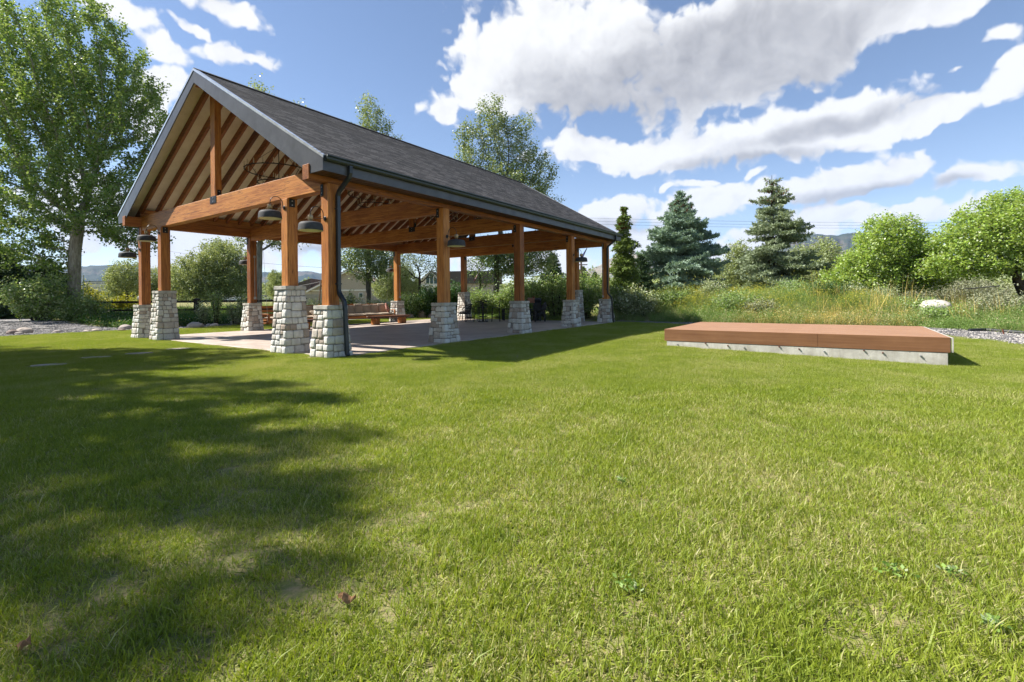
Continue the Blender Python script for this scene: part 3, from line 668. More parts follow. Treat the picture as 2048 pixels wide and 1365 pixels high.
# ================================================================== DECK / STAGE
dk=thing('wooden_stage','low brown composite-board stage on a pale concrete footing','stage',W(5.5,-10.96),ROT)
DL,DV=3.68,5.24; zt=.47
dk.location=W(5.5,-10.96,0)
m=MB(); m.box((-.006,.035,-.25),(DL-.03,DV-.04,.180),.004); m.box((.02,.05,.179),(DL-.05,DV-.06,.40))
m.build('concrete_base','concrete',dk)
m=MB(); nb=24; bw=(DL-.01)/nb
for i in range(nb): m.box((.004+i*bw,.162,zt-.026),(.004+(i+1)*bw-.005,DV-.004,zt),.003)
m.build('deck_board','deck_top',dk)
m=MB(); m.box((-.002,0.0,zt-.026),(DL,.078,zt+.001),.003); m.box((-.002,.083,zt-.026),(DL,.157,zt+.001),.003); m.build('end_board','deck_top',dk)
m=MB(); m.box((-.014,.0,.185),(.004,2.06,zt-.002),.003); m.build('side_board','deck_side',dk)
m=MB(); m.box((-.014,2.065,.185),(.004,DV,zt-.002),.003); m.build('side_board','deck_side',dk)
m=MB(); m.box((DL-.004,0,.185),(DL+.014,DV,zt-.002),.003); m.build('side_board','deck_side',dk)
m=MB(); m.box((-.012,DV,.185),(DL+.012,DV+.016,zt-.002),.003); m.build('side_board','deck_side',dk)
m=MB(); m.box((-.012,-.045,.19),(-.002,-.02,zt-.004),.002); m.box((.01,-.04,zt-.03),(DL,-.0,zt-.006),.002); m.box((.0,-.012,.2),(DL,-.002,zt-.03)); m.build('end_trim','capstone',dk)
for k in range(10):
    v=.42+k*.49+.11*math.sin(k*2.3); m=MB(); z=.10+.03*((k*7)%3); m.tube([(-.002,v,z),(-.05,v+.01,z+.006)],.005,6); m.box((-.030,v-.012,z-.012),(-.002,v+.012,z+.012)); m.build('tie_rod','rust' if k%3 else 'bolt',dk)
# ================================================================== FURNITURE UNDER THE ROOF
def local(t,*a,**k): return None
def cushion(name,c,s,mat,parent,rx=0,ry=0,rz=0,seed=0):
    bm=bmesh.new(); bmesh.ops.create_cube(bm,size=2); bmesh.ops.subdivide_edges(bm,edges=bm.edges[:],cuts=5,use_grid_fill=True)
    T=Matrix.Translation(c)@Matrix.Rotation(rz,4,'Z')@Matrix.Rotation(ry,4,'Y')@Matrix.Rotation(rx,4,'X')
    for v in bm.verts:
        p=v.co.copy(); e=[abs(p.x),abs(p.y),abs(p.z)]
        thin=min(range(3),key=lambda i:s[i]); o=[i for i in range(3) if i!=thin]
        puff=(1-e[o[0]]**3)*(1-e[o[1]]**3); q=[p.x,p.y,p.z]; q[thin]*=.45+.55*puff**.5
        for i in o: q[i]*=.94+.06*(1-e[thin])
        n=noise.noise(Vector((p.x*1.7+seed,p.y*1.7,p.z*1.7)))*.10; q[thin]+=n
        v.co=T@Vector((q[0]*s[0],q[1]*s[1],q[2]*s[2]))
    me=bpy.data.meshes.new(name); bm.to_mesh(me); bm.free(); me.polygons.foreach_set('use_smooth',[True]*len(me.polygons)); me.materials.append(MATS[mat])
    o=bpy.data.objects.new(name,me); COL.objects.link(o); o.parent=parent; return o
def swing(u0,u1,label,seed,gaps=()):
    t=thing('swing_bench',label,'swing bench',W((u0+u1)/2,10.85),ROT,'hanging swing benches along the back of the pavilion'); w=(u1-u0)/2; rr=random.Random(seed)
    m=MB()
    for k in range(7): y=-.42+k*.115; m.box((-w,y,.40),(w,y+.10,.425),.004)
    m.box((-w,-.46,.30),(w,-.42,.43),.006); m.box((-w,.36,.30),(w,.40,.43),.006)
    m.build('seat','wood_u',t)
    T=Matrix.Translation((0,.38,.42))@Matrix.Rotation(R(-14),4,'X')
    m=MB(); 
    for z in (.52,.34,.14): m.box((-w,0,z),(w,.03,z+.10),.004,T=T)
    for x in (-w,-w*.33,w*.33,w-.07): m.box((x,.03,-.05),(x+.07,.08,.66),.004,T=T)
    m.build('backrest','wood_u',t)
    for x in (-w,w-.07): m=MB(); m.box((x,-.42,.66),(x+.07,.44,.70),.006); m.box((x,-.42,.42),(x+.07,-.35,.66),.004); m.box((x,-.46,.26),(x+.07,.42,.32),.004); m.build('armrest','wood_v',t)
    for x in (-w-.02,w+.02):
        for y,yt in ((-.40,-.06),(.38,.02)):
            m=MB(); a=Vector((x,y,.36)); b=Vector((x,yt,3.86)); n=60
            for i in range(n):
                p=a.lerp(b,i/n); q=a.lerp(b,(i+.82)/n); o=Vector((.006,0,0)) if i%2 else Vector((0,.006,0)); m.tube([p+o,q+o],.004,4); m.tube([p-o,q-o],.004,4)
            m.build('chain','chain',t)
    n=6; cw=(2*w-.16)/n
    for k in range(n):
        x=-w+.08+cw*(k+.5)
        if k not in gaps: cushion('back_cushion',(x,.30,.73+rr.uniform(-.03,.06)),(cw*.49,.075,.27),'cushion',t,rx=R(-16+rr.uniform(-5,4)),rz=R(rr.uniform(-3,3)),seed=k+seed)
        if k%2==0: cushion('seat_cushion',(x+cw/2,-.05,.485),(cw*.99,.40,.07),'cushion',t,rz=R(rr.uniform(-1.5,1.5)),seed=k+9+seed)
    return t
s2=swing(8.15,11.35,'long wooden swing bench with tan cushions behind the low table',4)
s1=swing(4.35,7.45,'orange wooden swing bench seen between the two front piers',7,gaps=(0,1,3))
p=thing('throw_pillow','red and white checked pillow at the end of the swing bench','pillow',W(11.05,10.75,.76),ROT); cushion('pillow_body',(0,0,0),(.22,.08,.22),'cushion_red',p,rx=R(-20),ry=R(30),rz=R(30),seed=2)
p=thing('throw_pillow','cream pillow slumped on the swing bench nearer the gable','pillow',W(6.7,10.62,.62),ROT); cushion('pillow_body',(0,0,0),(.26,.09,.2),'cushion',p,rx=R(-50),rz=R(20),seed=5)
def bench(u0,u1,v0,v1,label):
    t=thing('low_table',label,'table',W((u0+u1)/2,(v0+v1)/2,.03),ROT,'heavy low timber tables in front of the swings'); w=(u1-u0)/2; d=(v1-v0)/2
    m=MB(); m.box((-w,-d,.30),(w,d,.405),.008); m.build('tabletop','darkwood',t)
    for s in (-1,1): m=MB(); m.box((s*w*.72-.11,-d*.75,0),(s*w*.72+.11,d*.75,.30),.006); m.build('leg','wood_z',t)
bench(8.72,11.1,9.05,9.60,'dark low timber table in front of the swing with four back cushions')
bench(5.0,7.3,9.05,9.60,'dark low timber table glimpsed between the two front stone piers')
def bar_table():
    t=thing('bar_table','round black pedestal bar table on the patio','table',W(13.3,6.0,.03),ROT)
    m=MB(); m.lathe([(.001,1.03),(.36,1.03),(.37,1.045),(.36,1.06),(.001,1.06)],(0,0,0),32); m.build('tabletop','black_furn',t,True)
    m=MB(); m.tube([(0,0,.03),(0,0,1.03)],.05,12); m.build('pedestal','black_furn',t,True)
    m=MB(); m.box((-.32,-.04,0),(.32,.04,.035),.006); m.box((-.04,-.32,.0),(.04,.32,.034),.006); m.build('foot','black_furn',t)
bar_table()
def make_stool(label):
    t=thing('bar_stool',label,'bar stool',group='black metal bar stools at the bar table')
    m=MB(); m.box((-.20,-.20,.70),(.20,.20,.735),.012); m.build('seat','black_furn',t)
    for sx in (-1,1):
        for sy in (-1,1): m=MB(); m.tube([(sx*.18,sy*.18,.72),(sx*.21,sy*.21,0)],.016,6); m.build('leg','black_furn',t)
    m=MB()
    for z in (.22,.24): 
        for a,b in (((-.2,-.2),(.2,-.2)),((-.2,.2),(.2,.2)),((-.2,-.2),(-.2,.2)),((.2,-.2),(.2,.2))): m.tube([(a[0],a[1],z),(b[0],b[1],z)],.009,5)
    m.build('footrest','black_furn',t)
    m=MB()
    for y in (-.17,.17): m.tube([(-.18,y,.72),(-.225,y,1.10)],.014,6)
    for z in (.86,.94,1.02,1.09): m.box((-.222,-.17,z-.022),(-.208,.17,z+.022),.003)
    m.build('backrest','black_furn',t); return t
st=make_stool('black bar stool on the left of the bar table, its back to the wicker chair'); st.location=W(12.9,6.55,.03); st.rotation_euler=(0,0,R(-5))
for (u,v,a,lab) in ((13.75,5.5,178,'black bar stool on the right of the bar table, its back to the armchairs'),(13.9,6.5,-100,'black bar stool behind the bar table')):
    c=copy_tree(st); c.location=W(u,v,.03); c.rotation_euler=(0,0,R(a)); c['label']=lab
def make_adi(label):
    t=thing('armchair',label,'armchair',group='black slatted garden armchairs')
    m=MB()
    for k in range(6): m.box((-.28+k*.09,-.28,.40-k*.022),(-.20+k*.09,.28,.42-k*.022),.003)
    m.build('seat','black_furn',t)
    T=Matrix.Translation((-.24,0,.30))@Matrix.Rotation(R(-18),4,'Y'); m=MB()
    for k in range(7):
        y=-.27+k*.09; m.box((-.012,y-.04,-.05),(.012,y+.04,.74-.028*abs(k-3)**1.6),.003,T=T)
    m.box((-.03,-.29,.3),(-.012,.29,.36),T=T); m.build('backrest','black_furn',t)
    for s in (-1,1):
        m=MB(); m.box((-.36,s*.35-.07,.60),(.34,s*.35+.07,.625),.006); m.build('armrest','black_furn',t)
        m=MB(); m.box((.20,s*.30-.035,0),(.28,s*.30+.0,.60)); m.build('leg','black_furn',t)
        m=MB(); m.box((-.34,s*.30-.03,0),(-.26,s*.30+.0,.60)); m.build('leg','black_furn',t)
    return t
ad=make_adi('black slatted armchair left of the third pier, facing the bar table'); ad.location=W(15.2,5.75,.03); ad.rotation_euler=(0,0,R(188))
for (x,y,a,lab) in ((W(14.7,3.55).x,W(14.7,3.55).y,200,'black slatted armchair right of the third pier, beside the clay oven'),):
    c=copy_tree(ad); c.location=(x,y,.03); c.rotation_euler=(0,0,R(a)); c['label']=lab
def oven():
    t=thing('outdoor_oven','domed outdoor oven with a tan clay hood and round black back','oven',W(15.6,4.2,.03),ROT-1.0)
    m=MB(); m.tube([(0,0,0),(0,0,.5)],[.16,.2],14); m.lathe([(.05,.02),(.3,.0),(.3,.04),(.05,.06)],(0,0,0),16); m.build('pedestal','black_furn',t,True)
    m=MB(); pr=[(.34*math.cos(a),.86+.34*math.sin(a)) for a in np.linspace(0,math.pi,15)]; m.prism(pr+[(-.34,.52),(.34,.52)],0,-.12,.30); m.build('firebox','black_furn',t,True)
    m=MB(); pr=[(.37*math.cos(a),.87+.35*math.sin(a)) for a in np.linspace(.25,math.pi-.25,15)]; pi=[(.345*math.cos(a),.86+.34*math.sin(a)) for a in np.linspace(math.pi-.25,.25,15)]; m.prism(pr+pi,0,-.42,-.05); m.build('hood','terracotta',t,True)
    m=MB(); m.tube([(-.1,0,1.18),(-.1,0,1.26),(-.1,0,1.29)],[.05,.05,.08],12); m.build('chimney','terracotta',t,True)
oven()
def wicker(x,y,rz,lab):
    t=thing('wicker_chair',lab,'chair',(x,y,.03),rz,'dark wicker tub chairs'); m=MB()
    for k in range(22):
        a=math.pi*.5+math.pi*(k/21.)*1.0; r=.34; m.tube([(r*math.cos(a)*.9,r*math.sin(a)*.9,.35),(r*math.cos(a)*1.15,r*math.sin(a)*1.15,.62+.28*math.sin(math.pi*k/21)**.7)],.012,4)
    m.tube([(.39*math.cos(a),.39*math.sin(a),.62+.28*max(0,math.sin((a-math.pi/2)))**.7) for a in np.linspace(math.pi/2,math.pi*1.5,20)],.022,6)
    m.build('backrest','black_furn',t)
    m=MB(); m.lathe([(.001,.33),(.32,.33),(.34,.36),(.32,.40),(.001,.40)],(0,0,0),20); m.build('seat','black_furn',t,True)
    cushion('seat_cushion',(0,0,.44),(.3,.3,.06),'cushion_grey',t,seed=3)
    for sx in (-1,1):
        for sy in (-1,1): m=MB(); m.tube([(sx*.2,sy*.2,.35),(sx*.25,sy*.25,0)],.018,6); m.build('leg','black_furn',t)
q=W(14.6,8.3); wicker(q.x,q.y,ROT+2.6,'dark wicker chair with grey cushion beside the tall back pier')
# ================================================================== FLAGS
def flag(x,y,z0,h,lab,stripes=True,tilt=.35,rz=0,L=1.0,wd=.6):
    t=thing('flag',lab,'flag',(x,y,z0),rz,'flags hung by the far end of the pavilion')
    m=MB(); m.tube([(0,0,0),(tilt*h,0,h)],.012,6); m.build('flagpole','utility_pole',t)
    nx,nz=14,26
    def P(i,j):
        a=i/nx; b=j/nz; x0=tilt*h*(1-b*.75); return Vector((x0-a*wd*(.45+.1*math.sin(b*5)), .05*math.sin(a*9+b*3), h*(1-b*.75)-a*wd*.75))
    parts={'flag_red':MB(),'flag_white':MB(),'flag_blue':MB()}
    for i in range(nx):
        for j in range(nz):
            if stripes: k='flag_blue' if (i<7 and j<10) else ('flag_red' if (i)%2==0 else 'flag_white')
            else: k='flag_blue'
            m=parts[k]; m.add([P(i,j),P(i+1,j),P(i+1,j+1),P(i,j+1)],[(0,1,2,3)])
    for k,m in parts.items():
        if m.v: m.build('cloth',k,t)
    if stripes:
        m=MB()
        for i in range(1,7,2):
            for j in range(1,10,2): c=(P(i,j)+P(i+1,j+1))/2; m.ball((c.x,c.y-.01,c.z),.018,5,3)
        m.build('star','flag_white',t)
flag(X(941,30),30,1.85,1.45,'red and white striped flag hanging beside the back post',True,.55)
flag(X(1163,27),27.2,3.2,1.05,'dark blue flag tip behind the dome lamp of the fourth post',False,.45)
# ================================================================== VEGETATION GENERATORS
def rngv(seed): return np.random.default_rng(seed)
def kites(C,A,B,size,w):            # centre, axis, side arrays -> quads
    n=len(C); s=size[:,None]; v=np.empty((n,4,3)); v[:,0]=C; v[:,1]=C+A*s*.5+B*s*w; v[:,2]=C+A*s; v[:,3]=C+A*s*.5-B*s*w
    return v.reshape(-1,3), np.arange(4*n).reshape(-1,4)
def unit(a): return a/np.maximum(1e-9,np.linalg.norm(a,axis=-1,keepdims=True))
def leaves(cent,per,spread,size,rg,w=.36,flat=.35,down=.25,zsc=1.):
    C=np.repeat(cent,per,0)+rg.normal(0,1,(len(cent)*per,3))*spread*np.array([1,1,zsc]); n=len(C)
    A=unit(rg.normal(0,1,(n,3))*np.array([1,1,.7])-np.array([0,0,down])); Nn=unit(rg.normal(0,1,(n,3))+np.array([0,0,flat*3])); B=unit(np.cross(A,Nn)); 
    sz=size*rg.uniform(.65,1.25,n); Vn,Fn=kites(C,A,B,sz,w); r=np.repeat(rg.random(n),4); r2=np.repeat(rg.random(n),4); return Vn,Fn,r,r2
def colonize(att,trunk,step,di,dk,rg,trop=(0,0,.08),iters=160):
    nodes=[np.array(p,float) for p in trunk]; par=list(range(-1,len(trunk)-1)); att=np.array(att); 
    N=np.array(nodes); D=np.linalg.norm(att[:,None]-N[None],axis=2); near=D.argmin(1); dist=D.min(1); alive=np.ones(len(att),bool); trop=np.array(trop)
    for it in range(iters):
        m=alive&(dist<di)
        if not m.any():
            if alive.any() and di<50: di*=1.5; continue
            break
        idx=near[m]; vec=unit(att[m]-N[idx]); acc={}
        order=np.argsort(idx,kind='stable'); idx=idx[order]; vec=vec[order]; un,st=np.unique(idx,return_index=True); sm=np.add.reduceat(vec,st,axis=0)
        cnt=np.bincount(np.array([q for q in par if q>=0]),minlength=len(N)); ok=cnt[un]<3; un=un[ok]; sm=sm[ok]
        if len(un)==0: break
        new=N[un]+unit(unit(sm)+trop+rg.normal(0,.10,sm.shape))*step
        # drop duplicates
        k0=len(N); dd=np.linalg.norm(new[:,None]-N[un][None],axis=2) if False else None
        N=np.vstack([N,new]); par+=list(un)
        a=np.where(alive)[0]
        if len(a)==0: break
        D=np.linalg.norm(att[a][:,None]-new[None],axis=2); j=D.argmin(1); dm=D[np.arange(len(a)),j]; b=dm<dist[a]; dist[a[b]]=dm[b]; near[a[b]]=k0+j[b]
        alive&= dist>dk
        if len(N)>9000: break
    return N,np.array(par)
def radii(par,rt,tip,n0):
    n=len(par); r=np.zeros(n); ex=2.35
    for i in range(n-1,-1,-1):
        if r[i]==0: r[i]=tip**ex
        if par[i]>=0: r[par[i]]+=r[i]
    r=r**(1/ex); k=rt/r[0]
    q=np.clip((r-tip)/(r[0]-tip),0,1); return tip+(rt-tip)*q**1.25
def skin(N,par,r,rmin,sides=6):
    d=np.zeros_like(N); d[1:]=N[1:]-N[par[1:]]; d[0]=(0,0,1); d=unit(d+1e-9)
    ref=np.where(np.abs(d[:,2:3])<.9,np.array([[0,0,1.]]),np.array([[1.,0,0]])); x=unit(np.cross(ref,d)); y=np.cross(d,x)
    t=np.arange(sides)*2*np.pi/sides; ring=N[:,None]+(x[:,None]*np.cos(t)[None,:,None]+y[:,None]*np.sin(t)[None,:,None])*r[:,None,None]
    use=np.where((r>rmin)&(par>=0))[0]; P=par[use]; k=np.arange(sides); k1=(k+1)%sides
    # child start ring: at the parent position with the child's radius and direction
    base=N[P][:,None]+(x[use][:,None]*np.cos(t)[None,:,None]+y[use][:,None]*np.sin(t)[None,:,None])*np.minimum(r[P],r[use]*1.25)[:,None,None]
    Vn=np.concatenate([base.reshape(-1,3),ring[use].reshape(-1,3)]); m=len(use); o=m*sides
    i=np.arange(m)[:,None]*sides
    F=np.stack([i+k,i+k1,o+i+k1,o+i+k],-1).reshape(-1,4); return Vn,F
def pts_in(ells,n,rg,shell=.0):
    vol=np.array([e[3]*e[4]*e[5] for e in ells]); cnt=np.maximum(4,(vol/vol.sum()*n).astype(int)); out=[]
    for e,c in zip(ells,cnt):
        p=unit(rg.normal(0,1,(c,3)))*(rg.random((c,1))**(1/2.2)); out.append(p*np.array(e[3:6])+np.array(e[0:3]))
    return np.vstack(out)
def tree(name,label,cat,base,trunk,ells,natt,step,rt,leafmat,barkmat,per,spread,lsize,seed,group=None,rmin=.012,rleaf=.03,tip=.012,di=2.2,dk=.5,flat=.35,trop=(0,0,.08),zsc=1.,down=.25,w=.36,root=None):
    rg=rngv(seed); base=np.array(base,float); E=[(e[0]-base[0],e[1]-base[1],e[2]-base[2],*e[3:]) for e in ells]
    T=[np.array(p,float) for p in trunk]; dense=[]
    for a,b in zip(T[:-1],T[1:]):
        k=max(1,int(np.linalg.norm(b-a)/step)); dense+= [a+(b-a)*i/k for i in range(k)]
    dense.append(T[-1]); N,par=colonize(pts_in(E,natt,rg),dense,step,di,dk,rg,trop); r=radii(par,rt,tip,len(dense))
    h=np.maximum(0,N[:,2]); r=r*(1+.35*np.exp(-h/.5)*(r>rt*.7))
    t=thing(name,label,cat,tuple(base),0,group)
    Vn,F=skin(N,par,r,rmin,7); np_obj('trunk',Vn,F,mat=barkmat,smooth=True,parent=t)
    kids=np.bincount(par[par>=0],minlength=len(N)); cen=N[(r<rleaf)&(N[:,2]>.6)]; cen=np.vstack([cen,(cen+N[np.maximum(0,par[(r<rleaf)&(N[:,2]>.6)])])/2]) if len(cen) else cen; print(name,len(N),len(cen)*per)
    Vn,F,a,b=leaves(cen,per,spread,lsize,rg,w=w,flat=flat,zsc=zsc,down=down)
    keep=None
    np_obj('crown',Vn,F,{'rnd':('FLOAT',a),'rn2':('FLOAT',b)},mat=leafmat,parent=t)
    return t
def spruce(name,label,base,h,rad,mat,seed,nwh=26,droop=.12,tuft=.17,dens=1.,prof=None,group=None,cones=True,z0=.12,up=.35,rot=0,asym=None):
    rg=rngv(seed); t=thing(name,label,'spruce',base,rot,group)
    m=MB(); m.tube([(0,0,0),(0,0,h*.5),(0,0,h)],[h*.022,h*.013,.012],7); m.build('trunk','bark_dark',t,True)
    A=[];Bd=[];Ln=[]; bv=MB()
    for k in range(int(nwh*1.6)):
        f=(k+rg.random()*.6)/(nwh*1.6); z=h*(z0+(1-z0)*f**.92); 
        R0=rad*(prof(f) if prof else (1-f)**.8*(.9 if f>.08 else .75+2*f)); nb=max(4,int(8-3*f))
        for j in range(nb):
            az=rg.random()*6.283; L=R0*rg.uniform(.72,1.12)*(asym(az,f) if asym else 1.); L=max(.12,L)
            el=up*(f-.25)+rg.normal(0,.13)-droop; z_=z; z=z+rg.normal(0,h*.012); n=max(2,int(L/.13)); p=np.array([0,0,z]); z=z_; d=np.array([math.cos(az),math.sin(az),math.tan(el)]); d/=np.linalg.norm(d); pts=[p]
            for s in range(n):
                d=d+np.array([0,0,(.05 if s>n*.55 else -.025)])+rg.normal(0,.035,3); d/=np.linalg.norm(d); p=p+d*(L/n); pts.append(p)
            bv.tube(pts[:max(2,int(n*.8))],[max(.006,.02*(1-s/n)*L) for s in range(len(pts[:max(2,int(n*.8))]))],4,caps=False)
            side=np.cross(d,[0,0,1.]); side/=np.linalg.norm(side)+1e-9
            for s in range(max(0,int(n*.12)),n+1):
                q=pts[s]; fr=s/n; wdt=.42*L*(1-fr)**.75+.10
                for sg in (-1,1):
                    wdt=wdt if f<.9 else wdt*.45; kk=max(1,int(wdt/.12*dens))
                    for w in range(kk):
                        o=(w+rg.random())/kk*wdt; dd=unit(np.array([side*sg+d*.75+rg.normal(0,.12,3)]))[0]; A.append(q+dd*o+np.array([0,0,-.16*o])+rg.normal(0,.02,3)); Bd.append(dd); Ln.append(1)
                if fr>.8: A.append(q); Bd.append(d); Ln.append(1.1)
    bv.build('branch','bark_dark',t)
    A=np.array(A);Bd=np.array(Bd);Ln=np.array(Ln); per=8
    C=np.repeat(A,per,0)+rg.normal(0,.025,(len(A)*per,3)); D=unit(np.repeat(Bd,per,0)+rg.normal(0,.62,(len(C),3))+np.array([0,0,.12])); Sd=unit(np.cross(D,rg.normal(0,1,(len(C),3))))
    sz=tuft*rg.uniform(.6,1.2,len(C)); Vn,F=kites(C,D,Sd,sz,.16); a=np.repeat(rg.random(len(C))*.6+np.repeat(rg.random(len(A)),per)*.4,4); np_obj('needles',Vn,F,{'rnd':('FLOAT',a),'rn2':('FLOAT',a)},mat=mat,parent=t)
    if cones:
        sel=A[(A[:,2]>h*.80)]; 
        if len(sel): 
            sel=sel[rg.random(len(sel))<.45]; C=sel; n=len(C); D=np.tile([0,0,-1.],(n,1))+rg.normal(0,.2,(n,3)); Sd=unit(np.cross(D,rg.normal(0,1,(n,3)))); V1,F1=kites(C,D,Sd,np.full(n,.15),.28); S2=unit(np.cross(D,Sd)); V2,F2=kites(C,D,S2,np.full(n,.15),.28)
            np_obj('cones',np.vstack([V1,V2]),np.vstack([F1,F2+len(V1)]),{'rnd':('FLOAT',rg.random(len(V1)*2)),'rn2':('FLOAT',np.zeros(len(V1)*2))},mat='cone',parent=t)
    return t
def bush(label,x,y,w,h,mat,seed,n=9000,ls=.09,stems=26,d=None,name='shrub',cat='shrub',group=None,upr=.0,bm='bark_dark'):
    rg=rngv(seed); d=d or w*.8; t=thing(name,label,cat,(x,y,h1(x,y)-.03),rg.random()*0,group); m=MB(); C=[]
    for i in range(stems):
        a=rg.random()*6.283; r=math.sqrt(rg.random()); tip=np.array([math.cos(a)*r*w/2,math.sin(a)*r*d/2,h*(1-.45*r*r*(1-upr))*rg.uniform(.72,1.08)]); b=np.array([tip[0]*.22,tip[1]*.22,0]); mid=(b+tip)/2+np.array([-tip[0]*.12,-tip[1]*.12,h*.08])
        pts=[(1-s)**2*b+2*s*(1-s)*mid+s*s*tip for s in np.linspace(0,1,7)]; m.tube(pts,[.022*(1-.8*s)*max(.5,h/2) for s in np.linspace(0,1,7)],4,caps=False)
        for s in np.linspace(.22,1,12): 
            q=(1-s)**2*b+2*s*(1-s)*mid+s*s*tip
            for _ in range(2): C.append(q+rg.normal(0,.10+.10*s,3)*np.array([1,1,.8])*min(1.3,max(.5,w/2.2)))
    m.build('stem',bm,t); C=np.array(C); C[:,2]=np.maximum(C[:,2],.05); per=max(1,n//len(C)); Vn,F,a,b=leaves(C,per,.085*min(1.5,max(.7,w/2)),ls,rg,w=.34)
    Vn[:,2]=np.maximum(Vn[:,2],.0); np_obj('foliage',Vn,F,{'rnd':('FLOAT',a),'rn2':('FLOAT',b)},mat=mat,parent=t); return t
# ---- scattered ground cover: one object, its own mesh holds the points and the clump variants
def scatter(name,label,P,rot,scl,var,clumps,mat,cat='grass'):
    Vs=[P];K=[np.full(len(P),-1)];at={k:[np.zeros(len(P))] for k in ('rnd','rn2','yel')};Fs=[];o=len(P)
    for i,c in enumerate(clumps):
        Vs.append(c['v']); K.append(np.full(len(c['v']),i)); Fs.append(c['f']+o); o+=len(c['v'])
        for k in at: at[k].append(c.get(k,np.zeros(len(c['v']))))
    n=o; z=np.zeros(n-len(P))
    attrs={'kindx':('INT',np.concatenate(K).astype(np.int32)),'rot':('FLOAT',np.r_[rot,z]),'scl':('FLOAT',np.r_[scl,z]),'vari':('INT',np.r_[var,z].astype(np.int32))}
    for k in at: attrs[k]=('FLOAT',np.concatenate(at[k]))
    ob=np_obj(name,np.vstack(Vs),np.vstack(Fs),attrs,mat=mat); tag(ob,label,cat,kind='stuff')
    g=bpy.data.node_groups.new(name,'GeometryNodeTree'); g.interface.new_socket('Geometry',in_out='INPUT',socket_type='NodeSocketGeometry'); g.interface.new_socket('Geometry',in_out='OUTPUT',socket_type='NodeSocketGeometry')
    nn=g.nodes.new; L=g.links.new; gi=nn('NodeGroupInput'); go=nn('NodeGroupOutput')
    def na(nm,ty): x=nn('GeometryNodeInputNamedAttribute'); x.data_type=ty; x.inputs[0].default_value=nm; return x.outputs[0]
    kd=na('kindx','INT'); j=nn('GeometryNodeJoinGeometry')
    def sep(k):
        c=nn('FunctionNodeCompare'); c.data_type='INT'; c.operation='EQUAL'; L(kd,c.inputs[2]); c.inputs[3].default_value=k
        s=nn('GeometryNodeSeparateGeometry'); s.domain='POINT'; L(gi.outputs[0],s.inputs[0]); L(c.outputs[0],s.inputs[1]); return s.outputs[0]
    for i in range(len(clumps)):
        ti=nn('GeometryNodeGeometryToInstance'); L(sep(i),ti.inputs[0]); L(ti.outputs[0],j.inputs[0])
    ip=nn('GeometryNodeInstanceOnPoints'); L(sep(-1),ip.inputs['Points']); L(j.outputs[0],ip.inputs['Instance']); ip.inputs['Pick Instance'].default_value=True; L(na('vari','INT'),ip.inputs['Instance Index'])
    cx=nn('ShaderNodeCombineXYZ'); L(na('rot','FLOAT'),cx.inputs[2]); L(cx.outputs[0],ip.inputs['Rotation']); cs=nn('ShaderNodeCombineXYZ'); s=na('scl','FLOAT')
    for k in range(3): L(s,cs.inputs[k])
    L(cs.outputs[0],ip.inputs['Scale']); L(ip.outputs[0],go.inputs[0]); md=ob.modifiers.new('scatter','NODES'); md.node_group=g; return ob
def blade_clump(n,S,h0,h1_,w,rg,lean=.5,heads=0,curl=.5,straw_low=True,rad=None,yel=0,wt=None):
    if rad is None: b=rg.uniform(-S/2,S/2,(n,2))
    else: b=rg.normal(0,rad,(n,2))
    a=rg.random(n)*6.283; le=np.abs(rg.normal(0,lean,n)); r2=rg.random(n); hh=rg.uniform(h0,h1_,n)*np.where(r2<.22,.75,1.)*(1+.9*(rg.random(n)<.03)); le=np.where(r2<.2,le*1.7,le)
    D=np.stack([np.cos(a)*np.sin(le),np.sin(a)*np.sin(le),np.cos(le)],1); a2=rg.random(n)*6.283; Sd=np.stack([np.cos(a2),np.sin(a2),np.zeros(n)],1); Bn=np.stack([np.cos(a),np.sin(a),-.5*np.ones(n)],1)*(curl*hh*rg.random(n))[:,None]
    B0=np.c_[b,np.zeros(n)]; W2=(w*rg.uniform(.7,1.3,n))[:,None]; v=np.empty((n,5,3)); v[:,0]=B0-Sd*W2*.5; v[:,1]=B0+Sd*W2*.5; M_=B0+D*hh[:,None]*.55+Bn*.2; v[:,2]=M_+Sd*W2*.42; v[:,3]=M_-Sd*W2*.42; v[:,4]=B0+D*hh[:,None]+Bn
    V2=v.reshape(-1,3); i=np.arange(n)[:,None]*5; F=np.concatenate([i+np.array([[0,1,2,3]]),i+np.array([[3,2,4,4]])],0)
    V2[:,2]=np.maximum(V2[:,2],.003)
    # upper triangle as degenerate-free quad: duplicate tip
    tip=v[:,4]+Sd*W2*.04; V2=np.vstack([V2,tip]); j=len(b)*5+np.arange(n)[:,None]; F[n:,3:4]=i+4; F[n:,2:3]=j
    rr=rg.random(n); R1=np.concatenate([np.repeat(rr,5),rr]); R2=np.concatenate([np.repeat(r2,5),r2]); d={'v':V2,'f':F,'rnd':R1,'rn2':R2,'yel':np.zeros(len(V2))}
    if yel:
        C=v[:,4][rg.random(n)<.5]; C=np.repeat(C,yel,0)+rg.normal(0,.035,(len(C)*yel,3)); m=len(C); Vy,Fy=kites(C,unit(rg.normal(0,1,(m,3))),unit(rg.normal(0,1,(m,3))),np.full(m,.03),.5); d['f']=np.vstack([d['f'],Fy+len(d['v'])]); d['v']=np.vstack([d['v'],Vy])
        for k,vv in (('rnd',1),('rn2',1),('yel',1)): d[k]=np.r_[d[k],np.full(len(Vy),float(vv))]
    return d
